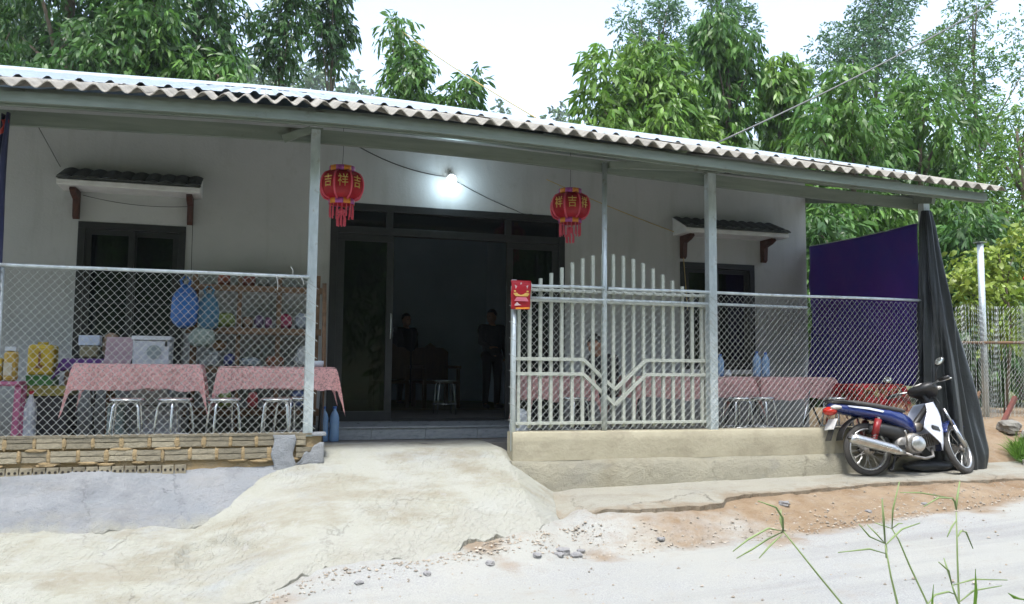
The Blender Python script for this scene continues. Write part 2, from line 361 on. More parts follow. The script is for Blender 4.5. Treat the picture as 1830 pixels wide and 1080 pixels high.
def ground_mat():
    m, N, L = new_mat('road_and_earth'); out = node(N, 'ShaderNodeOutputMaterial'); b = node(N, 'ShaderNodeBsdfPrincipled', Roughness=.95)
    b.inputs['Specular IOR Level'].default_value = .2
    tc = node(N, 'ShaderNodeTexCoord'); P = tc.outputs['Object']
    def ns(s, d=6.0, r=.6, dist=0.0):
        n = node(N, 'ShaderNodeTexNoise', Scale=s, Detail=d, Roughness=r, Distortion=dist); L.new(P, n.inputs['Vector']); return n.outputs['Fac']
    def ramp(fac, a, c, ca, cc):
        r = node(N, 'ShaderNodeValToRGB'); r.color_ramp.elements[0].position = a; r.color_ramp.elements[1].position = c
        r.color_ramp.elements[0].color = c4(ca); r.color_ramp.elements[1].color = c4(cc); L.new(fac, r.inputs[0]); return r.outputs[0]
    def mix(fac, a, c):
        x = node(N, 'ShaderNodeMix', data_type='RGBA'); L.new(fac, x.inputs[0]); L.new(a, x.inputs[6]); L.new(c, x.inputs[7]); return x.outputs[2]
    def mrange(fac, a, c, t0=0., t1=1.):
        x = node(N, 'ShaderNodeMapRange'); x.inputs[1].default_value = a; x.inputs[2].default_value = c; x.inputs[3].default_value = t0; x.inputs[4].default_value = t1
        L.new(fac, x.inputs[0]); return x.outputs[0]
    road = ramp(ns(1.3, 8), .3, .7, (.42,.415,.365), (.39,.395,.365))
    spk = ramp(ns(95, 4, .75), .34, .62, (.25,.26,.27), (.47,.47,.44))
    road = mix(mrange(ns(.9, 5), .42, .62, .12, .75), road, spk)
    road = mix(mrange(ns(2.6, 6), .58, .8, 0, .5), road, ramp(ns(3), .3, .7, (.40,.345,.265), (.36,.30,.22)))
    dirt = ramp(ns(3.2, 8, .65), .3, .68, (.22,.145,.082), (.34,.265,.18))
    dirt = mix(mrange(ns(13, 6, .7), .52, .66, 0, .7), dirt, ramp(ns(40), .3, .7, (.36,.31,.235), (.16,.09,.05)))
    road = mix(mrange(ns(24, 6, .8), .60, .72, 0, .55), road, ramp(ns(50), .3, .7, (.22,.21,.19), (.32,.30,.27)))
    mpr = node(N, 'ShaderNodeMapping'); mpr.inputs['Scale'].default_value = (.22, 2.6, 1); mpr.inputs['Rotation'].default_value = (0, 0, R(-4)); L.new(P, mpr.inputs[0])
    trk = node(N, 'ShaderNodeTexNoise', Scale=1.0, Detail=6.0, Roughness=.55); L.new(mpr.outputs[0], trk.inputs['Vector'])
    road = mix(mrange(trk.outputs['Fac'], .50, .66, 0, .6), road, ramp(ns(70, 4, .8), .35, .65, (.22,.225,.225), (.36,.36,.34)))
    at = node(N, 'ShaderNodeAttribute', attribute_name='dirt'); ag = node(N, 'ShaderNodeAttribute', attribute_name='green')
    ad = node(N, 'ShaderNodeMath', operation='ADD'); L.new(at.outputs['Fac'], ad.inputs[0]); L.new(mrange(ns(6, 8, .7), .3, .7, -.28, .28), ad.inputs[1])
    col = mix(mrange(ad.outputs[0], .1, .95), road, dirt)
    gr = ramp(ns(2, 8), .35, .65, (.07,.10,.03), (.14,.13,.06)); col = mix(ag.outputs['Fac'], col, gr)
    L.new(col, b.inputs['Base Color'])
    bp = node(N, 'ShaderNodeBump', Strength=.8, Distance=.03); L.new(ns(38, 10, .78), bp.inputs['Height']); L.new(bp.outputs[0], b.inputs['Normal'])
    L.new(b.outputs[0], out.inputs[0]); return m
def concrete_mat(name, a, c, stain, stain2, groove=0.0, blue=None, crack=1.0, rgh=1.0, bluelo=.58, dust=(.415,.41,.355)):
    m, N, L = new_mat(name); out = node(N, 'ShaderNodeOutputMaterial'); b = node(N, 'ShaderNodeBsdfPrincipled', Roughness=.93)
    b.inputs['Specular IOR Level'].default_value = .25
    g = node(N, 'ShaderNodeNewGeometry'); P = g.outputs['Position']
    def ns(s, d=7.0, r=.62, st=None, off=0):
        n = node(N, 'ShaderNodeTexNoise', Scale=s, Detail=d, Roughness=r); mp = node(N, 'ShaderNodeMapping'); mp.inputs['Location'].default_value = (off, off*1.7, 0)
        if st: mp.inputs['Scale'].default_value = st
        L.new(P, mp.inputs[0]); L.new(mp.outputs[0], n.inputs['Vector']); return n.outputs['Fac']
    def mr(f, x, y, t0=0., t1=1.):
        q = node(N, 'ShaderNodeMapRange'); q.inputs[1].default_value = x; q.inputs[2].default_value = y; q.inputs[3].default_value = t0; q.inputs[4].default_value = t1
        L.new(f, q.inputs[0]); return q.outputs[0]
    def mixc(f, A, col):
        x = node(N, 'ShaderNodeMix', data_type='RGBA'); L.new(f, x.inputs[0]); L.new(A, x.inputs[6])
        if isinstance(col, tuple): x.inputs[7].default_value = c4(col)
        else: L.new(col, x.inputs[7])
        return x.outputs[2]
    def op(o, A, B):
        x = node(N, 'ShaderNodeMath', operation=o)
        for i, q in enumerate((A, B)):
            if isinstance(q, (int, float)): x.inputs[i].default_value = q
            else: L.new(q, x.inputs[i])
        return x.outputs[0]
    r = node(N, 'ShaderNodeValToRGB'); r.color_ramp.elements[0].color = c4(a); r.color_ramp.elements[1].color = c4(c)
    r.color_ramp.elements[0].position = .32; r.color_ramp.elements[1].position = .68; L.new(ns(2.2), r.inputs[0]); col = r.outputs[0]
    if blue: col = mixc(mr(ns(1.2, 7, .6, (.8, 1.5, 1), 9), bluelo, bluelo+.14, 0, .85), col, blue)
    col = mixc(mr(ns(1.7, 9, .68, (1, 1.7, 1)), .48, .68, 0, .85), col, stain)
    col = mixc(mr(ns(.9, 8, .66, (.6, 2.4, 1), 5), .52, .70, 0, .8), col, stain2)
    col = mixc(mr(ns(9, 8, .72, None, 3), .56, .74, 0, .5), col, tuple(k*.68 for k in a))
    col = mixc(mr(ns(7, 8, .72, None, 13), .58, .74, 0, .55), col, tuple(min(.5, k*1.28) for k in c))
    col = mixc(mr(ns(45, 5, .8), .60, .72, 0, .6), col, tuple(k*.45 for k in a))
    at = node(N, 'ShaderNodeAttribute', attribute_name='dust')
    dsum = op('ADD', at.outputs['Fac'], mr(ns(3.0, 9, .72, None, 41), .25, .75, -.55, .55)); col = mixc(mr(dsum, .55, 1.0, 0, .92), col, dust)
    col = mixc(op('MULTIPLY', mr(dsum, .8, 1.1, 0, 1), mr(ns(20, 8, .8, None, 7), .5, .62, 0, .7)), col, tuple(k*.62 for k in dust))
    nz_ = node(N, 'ShaderNodeTexNoise', Scale=2.4, Detail=6.0, Roughness=.7); L.new(P, nz_.inputs['Vector'])
    va = node(N, 'ShaderNodeVectorMath', operation='MULTIPLY_ADD'); L.new(nz_.outputs['Color'], va.inputs[0]); va.inputs[1].default_value = (.55, .55, .0); L.new(P, va.inputs[2])
    vo = node(N, 'ShaderNodeTexVoronoi', Scale=.95); vo.feature = 'DISTANCE_TO_EDGE'; vo.voronoi_dimensions = '2D'; L.new(va.outputs[0], vo.inputs['Vector'])
    ck = mr(vo.outputs['Distance'], .0, .010, 1, 0); ck = op('MULTIPLY', ck, mr(ns(1.1, 5, .6, None, 21), .47, .60, 0, crack))
    col = mixc(ck, col, (.07, .06, .05))
    L.new(col, b.inputs['Base Color'])
    hh = op('ADD', ns(15, 10, .74), mr(ns(120, 3), 0, 1, 0, .35)); hh = op('ADD', hh, mr(ns(5, 6, .6, None, 8), 0, 1, 0, 1.2)); hh = op('SUBTRACT', hh, op('MULTIPLY', ck, .8))
    bp = node(N, 'ShaderNodeBump', Strength=.85*rgh, Distance=.035); L.new(hh, bp.inputs['Height']); nrm = bp.outputs[0]
    if groove:
        mp = node(N, 'ShaderNodeMapping'); mp.inputs['Rotation'].default_value = (0, 0, R(38)); L.new(P, mp.inputs[0])
        wv = node(N, 'ShaderNodeTexWave', Scale=5.2, Distortion=9.0, Detail=3.0); wv.inputs['Detail Scale'].default_value = 2.0; L.new(mp.outputs[0], wv.inputs['Vector'])
        gh = op('MULTIPLY', mr(wv.outputs['Fac'], 0, .3), mr(ns(1.3, 4, .5, None, 31), .45, .6))
        b2 = node(N, 'ShaderNodeBump', Strength=groove, Distance=.015); L.new(gh, b2.inputs['Height']); L.new(nrm, b2.inputs['Normal']); nrm = b2.outputs[0]
    L.new(nrm, b.inputs['Normal']); L.new(b.outputs[0], out.inputs[0]); return m
gme = bpy.data.meshes.new('ground'); gme.from_pydata(gv, [], gf); gme.update(); gme.shade_smooth()
for nm, arr in (('dirt', gd), ('green', gg)):
    a = gme.attributes.new(nm, 'FLOAT', 'POINT'); a.data.foreach_set('value', np.array(arr, dtype=np.float32))
gme.materials.append(ground_mat()); gob = bpy.data.objects.new('ground', gme); COL.objects.link(gob); struct(gob)
M['ramp'] = concrete_mat('ramp_concrete', (.425,.425,.355), (.44,.445,.40), (.30,.27,.195), (.31,.275,.195), groove=.5, blue=(.37,.395,.41), crack=.3)
M['walk'] = concrete_mat('walkway_concrete', (.39,.375,.31), (.36,.35,.30), (.31,.275,.205), (.26,.24,.19), crack=.5, dust=(.30,.245,.175))
M['footing'] = concrete_mat('footing_render', (.46,.43,.325), (.43,.405,.315), (.34,.30,.21), (.30,.29,.25), crack=.4, rgh=1.4, blue=(.24,.245,.25))
M['apron'] = concrete_mat('cement_apron', (.33,.355,.38), (.42,.43,.44), (.265,.28,.295), (.38,.36,.31), crack=.35, dust=(.42,.415,.355), rgh=1.3, blue=(.33,.35,.37))
def rampz(x, y):
    z = ramp0(x, y)
    # worn hole in the slab
    d = math.hypot((x+.28)/.30, (y-6.98)/.24); z -= .08*(1-sst(.86, .97, d+.4*nz(x, y, 6, 5)))*sst(-.9, .35, (y-6.98)/.24)*(.75+.5*nz(x, y, 8, 11))
    return z + .008*nz(x, y, 0, 1.3) + .004*nz(x, y, 3, 5) + .004*nz(x, y, 3, 14)
def edge_sheet(name, mat, x0, x1, yb, front, zf, nx, ny, skirt, rag, seed):
    mb = MB(); v = []; f = []
    fy = []
    for i in range(nx+1):
        x = lerp(x0, x1, i/nx)
        fy.append(pl(front, x) + rag*(.6*nz(x, seed, 0, 2.6) + .35*nz(x, seed, 1, 8) + .25*nz(x, seed, 2, 23)))
    for j in range(ny+2):
        for i in range(nx+1):
            x = lerp(x0, x1, i/nx); t = min(1, j/ny); y = lerp(yb, fy[i], t**.9); z = zf(x, y)
            if j == ny+1: z -= skirt; y += .012 + .02*abs(nz(x, seed, 9, 9))
            v.append((x, y, z))
    for j in range(ny+1):
        for i in range(nx): f.append((j*(nx+1)+i, (j+1)*(nx+1)+i, (j+1)*(nx+1)+i+1, j*(nx+1)+i+1))
    mb.add(v, f); o = mb.build(name, mat); me = o.data
    sm = [True]*len(me.polygons); 
    for k in range(len(sm)-nx, len(sm)): sm[k] = False
    me.polygons.foreach_set('use_smooth', sm)
    da = []
    for j in range(ny+2):
        for i in range(nx+1): da.append(min(1, j/ny)**2.2)
    at = me.attributes.new('dust', 'FLOAT', 'POINT'); at.data.foreach_set('value', np.array(da, dtype=np.float32)); return struct(o)
edge_sheet('ramp', M['ramp'], -4.6, 3.05, 8.85, FRONT, rampz, 360, 140, .10, .22, 3)
edge_sheet('walkway', M['walk'], 2.3, 9.8, 7.97, SLABF, lambda x, y: lerp(ramp0(x, y)-.03, slabz(x) - .10*(7.97-y), sst(2.5, 3.05, x)) + .006*nz(x, y, 0, 2) + .002*nz(x, y, 3, 14), 240, 30, .11, .10, 11)
def apz(x, y):
    z = .665 - .76*(7.93-y) + .03*nz(x, y, 1, 2.2) + .014*nz(x, y, 2, 7) + .006*nz(x, y, 2, 17) + .018; return z + .018*sst(-.6, .5, x)
edge_sheet('cement_apron', M['apron'], -4.5, .62, 7.99, [(-4.5, 7.40), (-1.0, 7.36), (0, 7.38), (.62, 7.6)], apz, 260, 40, .09, .16, 21)
# ------------------------------------------------------------------ house
YW = 10.06
house = thing('house', 'single storey white rendered house with zinc roof and a dark open doorway', 'house', (2.5, 13, .4))
W1 = (-1.9, -.8, 1.62, 3.17); W2 = (5.41, 6.55, 1.62, 3.06); DR = (.8, 3.76, .97, 3.57)
mb = MB(); x = -5.0
for (a, c, z0, z1) in (W1, DR, W2):
    mb.bx(x, a, YW, YW+.2, .4, 4.55); mb.bx(a, c, YW, YW+.2, .4, z0); mb.bx(a, c, YW, YW+.2, z1, 4.55); x = c
mb.bx(x, 7.4, YW, YW+.2, .4, 4.55)
mb.build('front_wall', M['plaster'], house)
mb = MB(); mb.bx(7.2, 7.398, YW+.2, 16.0, .4, 4.55); mb.add([(7.2,10.26,4.55),(7.2,16,4.55),(7.2,13,5.5),(7.398,10.26,4.55),(7.398,16,4.55),(7.398,13,5.5)], [(0,1,2),(5,4,3),(0,2,5,3),(2,1,4,5)])
mb.build('gable_wall', M['plaster'], house)
mb = MB(); mb.bx(-5, 7.2, 15.8, 16, .4, 4.55); mb.build('rear_wall', M['plaster'], house)
mb = MB(); mb.bx(-5.2, -5, YW, 13.3, .4, 4.55); mb.bx(-5.2, -5, 14.8, 16, .4, 4.55); mb.bx(-5.2, -5, 13.3, 14.8, .4, 1.8); mb.bx(-5.2, -5, 13.3, 14.8, 3.2, 4.55); mb.build('gable_wall', M['plaster'], house)  # left gable, with an unseen opening added to light the room's back wall
mb = MB(); mb.bx(-5, 7.2, YW+.2, 15.8, .4, .965); mb.build('floor', M['floor'], house)
mb = MB(); mb.bx(-5, 7.2, 15.5, 15.6, .965, 4.2); mb.build('partition_wall', M['room'], house)
mb = MB(); mb.bx(4.2, 4.3, YW+.2, 15.5, .965, 4.2); mb.build('partition_wall', M['room'], house)
mb = MB(); mb.bx(-5, 7.2, YW+.2, 15.8, 4.2, 4.25); mb.build('ceiling', M['room'], house)
def window(w, yf=YW-.015):
    x0, x1, z0, z1 = w; t = .075
    fr = MB(); fr.bx(x0, x1, yf, yf+.10, z1-t, z1); fr.bx(x0, x1, yf, yf+.10, z0, z0+t)
    fr.bx(x0, x0+t, yf, yf+.10, z0+t, z1-t); fr.bx(x1-t, x1, yf, yf+.10, z0+t, z1-t)
    win = fr.build('window', M['frame'], house, bevel=.004)
    xm = (x0+x1)/2
    for k, (a, c) in enumerate(((x0+t, xm+.02), (xm-.02, x1-t))):
        s = MB(); y = yf+.02+.035*k; q = .06
        s.bx(a, c, y, y+.03, z1-t-q, z1-t-.002); s.bx(a, c, y, y+.03, z0+t+.002, z0+t+q); s.bx(a, a+q, y, y+.03, z0+t+q, z1-t-q); s.bx(c-q, c, y, y+.03, z0+t+q, z1-t-q)
        s.build('sash', M['frame'], win)
        g = MB(); g.bx(a+q-.004, c-q+.004, y+.012, y+.018, z0+t+q-.004, z1-t-q+.004); g.build('pane', M['glass'], win)
    s = MB(); s.bx(x0-.03, x1+.03, yf-.05, yf+.002, z0-.06, z0-.003); s.build('sill', M['white'], win)
window(W1); window(W2)
# door: fixed side lights, open middle, transom panes
x0, x1, z0, z1 = DR; yf = YW-.012; zt = 3.20; xa, xb = 1.50, 3.0; t = .085
fr = MB(); fr.bx(x0, x1, yf, yf+.12, z1-t, z1); fr.bx(x0, x0+t, yf, yf+.12, z0, z1-t); fr.bx(x1-t, x1, yf, yf+.12, z0, z1-t)
fr.bx(x0+t, x1-t, yf+.002, yf+.118, zt, zt+.09)
for xm in (xa, xb): fr.bx(xm-.04, xm+.04, yf+.004, yf+.116, zt+.09, z1-t)
door = fr.build('door', M['frame'], house, bevel=.004)
for a, c in ((x0+t, xa-.04), (xa+.04, xb-.04), (xb+.04, x1-t)):
    g = MB(); g.bx(a, c, yf+.05, yf+.056, zt+.09, z1-t); g.build('transom_pane', M['glass'], door)
def leaf(a, c, y):
    s = MB(); q = .085
    s.bx(a, c, y, y+.045, zt-q, zt-.003); s.bx(a, c, y, y+.045, z0+.004, z0+.12); s.bx(a, a+q, y, y+.045, z0+.12, zt-q); s.bx(c-q, c, y, y+.045, z0+.12, zt-q)
    s.build('door_leaf', M['frame'], door, bevel=.003)
    g = MB(); g.bx(a+q-.004, c-q+.004, y+.018, y+.024, z0+.116, zt-q+.004); g.build('pane', M['glass'], door)
leaf(x0+t, xa+.06, yf+.01); leaf(xb-.02, x1-t, yf+.01)
h = MB(); h.tube([(xa+.03, yf-.02, 1.95), (xa+.03, yf-.035, 2.0), (xa+.03, yf-.035, 2.2), (xa+.03, yf-.02, 2.25)], .008); h.build('handle', M['steel'], door)
# window canopies
def canopy(x0, x1, zt_, zf_, bxs):
    s = MB(); s.bx(x0, x1, 9.69, YW-.002, zf_-.065, zf_-.005); cn = s.build('window_canopy', M['white'], house, bevel=.005)
    per = .135; n = int((x1-x0)/per)
    for k in range(n):
        a = x0 + k*(x1-x0)/n; w = (x1-x0)/n
        s = MB()
        s.grid(6, 3, lambda u, v: (a + w*u*1.04, lerp(YW-.004, 9.655, v), lerp(zt_, zf_+.012, v) + .022*math.sin(math.pi*u)**1.0 + .004*v))
        s.grid(6, 1, lambda u, v: (a + w*u*1.04, 9.655, zf_+.004*v+.004*1 + .022*math.sin(math.pi*u)*v - .012*(1-v) + .004))
        s.build('roof_tile', M['tile_dark'], cn, smooth=True)
    for e in (x0, x1):
        s = MB(); e2 = e + (.004 if e == x0 else -.004)
        s.add([(e2-.003, YW-.004, zf_-.005), (e2-.003, 9.70, zf_-.005), (e2-.003, 9.70, zf_+.01), (e2-.003, YW-.004, zt_), (e2+.003, YW-.004, zf_-.005), (e2+.003, 9.70, zf_-.005), (e2+.003, 9.70, zf_+.01), (e2+.003, YW-.004, zt_)],
              [(0,1,2,3),(7,6,5,4),(1,5,6,2),(2,6,7,3)]); s.build('cheek', M['white'], cn)
    for xb_ in bxs:
        s = MB(); zb = zf_-.067
        prof = [(0, 0), (-.28, 0), (-.30, -.03), (-.22, -.07), (-.10, -.10), (-.085, -.28), (-.05, -.31), (0, -.30)]
        n_ = len(prof); v = [(xb_-.03, YW-.001+p, zb+q) for p, q in prof] + [(xb_+.03, YW-.001+p, zb+q) for p, q in prof]
        s.add(v, [tuple(range(n_)), tuple(range(2*n_-1, n_-1, -1))] + [(i, i+n_, (i+1) % n_+n_, (i+1) % n_) for i in range(n_)])
        s.build('bracket', M['wood'], cn)
canopy(-2.06, -.64, 3.74, 3.56, (-1.92, -.76)); canopy(5.30, 6.86, 3.65, 3.47, (5.44, 6.68))
# roof
EAVE = [(-5, 3.67), (-2, 3.735), (-.8, 3.78), (.4, 3.81), (1.5, 3.81), (2.2, 3.79), (3.3, 3.75), (4.4, 3.705), (6, 3.65), (8.2, 3.59)]
SL = .333; YE = 7.2
def ze(x):
    return sum(pl(EAVE, x+d) for d in (-.6, -.3, 0, .3, .6))/5
def rz_(x, y): return ze(x) + SL*(y-YE)
PER = .1635; x = -4.9; k = 0
while x < 7.5:
    nwv = 6; w = nwv*PER; s = MB(); off = .012*nz(k, 3, 0, 1.7); ye = YE + .018*nz(k*2.3, 1, 0, 1.0)
    nu = nwv*8; lift = .008 if k % 2 else 0
    def fn(u, v, top):
        X = x + u*(w+PER*.35); Y = lerp(ye, 8.75, v)
        return (X, Y, rz_(X, Y) + .030 + .030*math.cos(2*math.pi*(X+4.9)/PER) + lift + off + (.0085 if top else 0))
    s.grid(nu, 2, lambda u, v: fn(u, v, True)); s.grid(nu, 2, lambda u, v: fn(1-u, v, False))
    s.grid(nu, 1, lambda u, v: (fn(u, 0, False)[0], ye, lerp(fn(u, 0, False)[2], fn(u, 0, True)[2], v)))
    s.build('roof_sheet', M['fibro'], house, smooth=False); x += w; k += 1
x = -4.9; k = 0
while x < 7.6:
    s = MB(); w = min(1.0, 7.75-x); n = 4; us = []
    for i in range(n):
        a = i/n
        us += [(a, 0), (a+.03, .028), (a+.055, .028), (a+.085, 0), (a+.14, 0), (a+.15, .006), (a+.165, .006), (a+.175, 0)]
    us += [(1.0, 0)]
    v = []; 
    for yy in (8.2, 10.7, 13.0):
        for u, hgt in us: X = x+u*w*1.02; v.append((X, yy, rz_(X, yy) + .066 + hgt + (.003 if k % 2 else 0)))
    m_ = len(us); s.add(v, [(j*m_+i, j*m_+i+1, (j+1)*m_+i+1, (j+1)*m_+i) for j in range(2) for i in range(m_-1)])
    s.build('zinc_sheet', M['zinc'], house, solid=.002); x += 1.0; k += 1
s = MB(); s.grid(12, 1, lambda u, v: (lerp(-4.9, 7.75, u), lerp(13.0, 16.6, v), lerp(rz_(lerp(-4.9, 7.75, u), 13.0)+.09, 4.7, v))); s.build('rear_roof_slope', M['zinc'], house, solid=.01)
s = MB(); s.grid(16, 4, lambda u, v: (lerp(-4.9, 7.75, u), 13.0-.16+.32*v, rz_(lerp(-4.9, 7.75, u), 13.0) + .13 - .10*abs(v-.5)*2)); s.build('ridge_cap', M['zinc'], house, solid=.004)
def along(name, y, dz, w, hh, x0=-4.8, x1=7.9):
    s = MB(); n = 14
    for i in range(n):
        a, c = lerp(x0, x1, i/n), lerp(x0, x1, (i+1)/n)
        za, zc = ze(a)+dz, ze(c)+dz
        v = [(a,y,za),(a,y+w,za),(a,y+w,za+hh),(a,y,za+hh),(c,y,zc),(c,y+w,zc),(c,y+w,zc+hh),(c,y,zc+hh)]
        f = [(0,4,5,1),(1,5,6,2),(2,6,7,3),(3,7,4,0)]
        if i == 0: f.append((0,1,2,3))
        if i == n-1: f.append((7,6,5,4))
        s.add(v, f)
    return s.build(name, M['purlin'], house)
along('purlin', 7.30, -.086, .05, .086, x1=7.75); along('purlin', 7.34, -.102, .03, .015, x1=7.75)
along('purlin', 8.04, -.075, .05, .13, x1=7.5); along('purlin', 8.55, .30, .05, .11, x1=7.7); along('purlin', 9.25, .44, .05, .11, x1=7.7)
for xr in (-2.2, .47, 3.43, 4.66, 7.44):
    s = MB(); zt0 = ze(xr)
    if xr > 7: s.bar((xr, 7.75, 3.60), (xr, YW+.1, 4.06), .05, .10)
    else: s.bar((xr+.06, 7.36, zt0-.06), (xr+.06, YW+.02, zt0-.06+.335*(YW-7.34)), .05, .10)
    s.build('rafter', M['purlin'], house)
s = MB(); s.bar((.43, 7.97, 3.83), (.18, 7.97, 3.72), .04, .07); s.build('brace', M['purlin'], house)
s = MB(); s.bar((3.47, 7.97, 3.74), (4.85, 7.97, 3.80), .05, .07); s.build('brace', M['purlin'], house)
s = MB(); s.bx(4.85, 4.91, 7.93, 8.01, 3.76, 3.84); s.build('end_cap', M['black'], house)
# porch floor, doorstep
s = MB(); s.bx(-5, .6, 8.06, YW-.002, .35, .83); s.bx(2.96, 7.42, 8.06, YW-.002, .35, .83); s.bx(.6, 2.96, 8.6, YW-.002, .35, .826)
struct(s.build('porch_floor', M['floor']))
dstep = thing('doorstep', 'grey marble tiled step in front of the open doorway', 'step', (1.75, 9.6, .83))
s = MB(); s.bx(.62, 2.98, 9.16, YW-.015, .82, .952); s.build('step_core', M['floor'], dstep)
for i in range(4):
    a = .62 + i*.59
    s = MB(); s.bx(a+.002, a+.588, 9.135, 9.159, .832, .953); s.build('riser_tile', M['marble'], dstep, bevel=.002)
    s = MB(); s.bx(a+.002, a+.588, 9.12, YW-.016, .953, .968); s.build('tread_tile', M['marble'], dstep, bevel=.002)
s = MB(); s.bx(xa+.07, xb-.03, yf-.01, yf+.115, .955, 1.0); s.build('threshold', M['frame'], dstep)
# ------------------------------------------------------------------ low walls
bw = thing('brick_wall', 'low wall of weathered yellow bricks under the left fence panel', 'wall', (-1, 8, .6))
s = MB(); s.bx(-4.5, .60, 7.96, 8.075, .45, .985); s.build('mortar_core', M['mortar'], bw)
def brick_mesh(L, H, D):
    b = MB(); g = .012
    prof = [(0,0),(0,H*.46),(g,H*.49),(g,H*.53),(0,H*.56),(0,H),(D,H),(D,0)]
    n = len(prof); v = [(-L/2, p, q) for p, q in prof] + [(L/2, p, q) for p, q in prof]
    b.add(v, [tuple(range(n))[::-1], tuple(range(n, 2*n))] + [(i, (i+1) % n, (i+1) % n+n, i+n) for i in range(n)]); return b
tmpl = brick_mesh(.192, .092, .13).mesh('brick'); tmpl.materials.append(M['brick'])
for row, z in enumerate((.898, .785)):
    x = -4.3 + (.11 if row else 0); i = 0
    while x < .5:
        xx = x + .006*nz(i, row, 1, 3.1); w = 1.0
        if row == 0 and .17 < x < .35: x += .225; i += 1; continue
        o = bpy.data.objects.new('brick', tmpl); COL.objects.link(o); o.parent = bw
        o.location = Vector((xx, 7.935 + .012*nz(i, row, 7, 2.3), z + .006*nz(i, row, 3, 2.7))) - WORLD[bw.name]
        o.rotation_euler = (0, .025*nz(i, row, 5, 1.9), .03*nz(i, row, 9, 2.1)); o.scale = (1, 1, 1 + .05*nz(i, row, 4, 2))
        x += .222; i += 1
hb = MB(); hb.bx(-.045, .045, 0, .13, 0, .075)
tm2 = hb.mesh('hollow_brick'); tm2.materials.append(M['brick'])
hh_ = MB()
for q in (-.022, .022): hh_.lathe([(.011, -.002), (.011, .03)], 10, (q, -.0015, .036), Matrix.Rotation(R(-90), 3, 'X'))  # dark discs on the solid brick, painted as the shade inside its holes
tm3 = hh_.mesh('shade_disc'); tm3.materials.append(M['hole'])
x = -4.2; i = 0
while x < -.55:
    o = bpy.data.objects.new('hollow_brick', tm2); COL.objects.link(o); o.parent = bw; o.location = Vector((x, 7.928+.008*nz(i, 4, 2, 2), .668+.004*nz(i, 1, 5, 2))) - WORLD[bw.name]
    o2 = bpy.data.objects.new('shade_disc', tm3); COL.objects.link(o2); o2.parent = o
    x += .1; i += 1
# squeezed-out mortar lumps
for i in range(60):
    row = i % 3; xx = -3 + 3.5*random.random(); zz = (.885, .772, .76)[row]
    if i < 34: xx = -4.3+.11*(i % 2)+.111+.222*(i//2+3)-.0; zz = (.94, .83)[i % 2]
    if xx > .5: continue
    s = MB(); sx = .013+.012*random.random() if i < 34 else .03+.06*random.random(); sz = .052 if i < 34 else .012
    s.ell((xx, 7.939, zz), (sx, .0075, sz), 12, 9, fn=lambda p: Vector([math.copysign(abs(c)**.7, c) for c in p])*(1+.5*mn.noise(p*2.6+Vector((i*3.1, 0, 0))))); s.build('mortar_lump', M['mortar'], bw, smooth=True)
s = MB(); s.grid(10, 12, lambda u, v: (.17+.19*u+.03*nz(v*3, 1), 7.925-.01*math.sin(math.pi*u)+.006*nz(u*4, v*6), .66+.33*v)); s.build('cement_patch', M['apron'], bw, smooth=True, solid=.012)
s = MB(); s.grid(14, 8, lambda u, v: (.38+.24*u, 7.92+.008*nz(u*4, v*6, 3), .72+.20*v*sst(-.2, .9, u+.25*nz(u*5, 2)))); s.build('cement_patch', M['apron'], bw, smooth=True, solid=.012)
s = MB(); s.box((.575, 8.0, .99), (.13, .16, .03)); s.build('cement_cap', M['apron'], bw, bevel=.008)
s = MB(); s.grid(120, 2, lambda u, v: (lerp(-4.5, .62, u), lerp(7.93, 8.08, v), .995+.005*nz(u*60, v, 2)+.004*nz(u*200, v, 4))); s.build('wall_top', M['brick'], bw, solid=.014)
rw = thing('rendered_wall', 'low cream rendered wall under the right fence panel and gate', 'wall', (5, 8, .44))
def rough_block(x0, x1, y0, y1, z0, z1, amp, sc, seed, nx=140):
    s = MB(); per = [(y1, z0), (y0, z0)]
    def pt(u, v):
        X = lerp(x0, x1, u)
        path = [(y0-.03*(amp > .02), z0), (y0-.012*(amp > .02), lerp(z0, z1, .33)), (y0, lerp(z0, z1, .66)), (y0+(.02 if amp > .02 else .004), z1-.012-.03*(amp > .02)), (y0+(.05 if amp > .02 else .016), z1), (lerp(y0, y1, .5), z1), (y1, z1)]
        Y, Z = path[int(round(v*6))]
        return (X, Y + amp*(nz(X, Z+Y, seed, sc)+.5*nz(X, Z+Y, seed+3, sc*3)), Z + amp*.7*nz(X, Z+Y, seed+5, sc))
    s.grid(nx, 6, pt)
    for xe, fl in ((x0, 1), (x1, -1)):
        s.add([(xe, y0+.003, z0), (xe, y1, z0), (xe, y1, z1-.004), (xe, y0+.003, z1-.004)], [(0, 1, 2, 3) if fl > 0 else (3, 2, 1, 0)])
    return s
rough_block(2.42, 7.42, 7.90, 8.09, .70, .985, .007, 1.3, 2).build('wall_face', M['lowwall'], rw, smooth=True)
rough_block(2.40, 7.5, 7.835, 8.10, .30, .705, .030, 2.1, 9, 220).build('footing', M['footing'], rw, smooth=True)
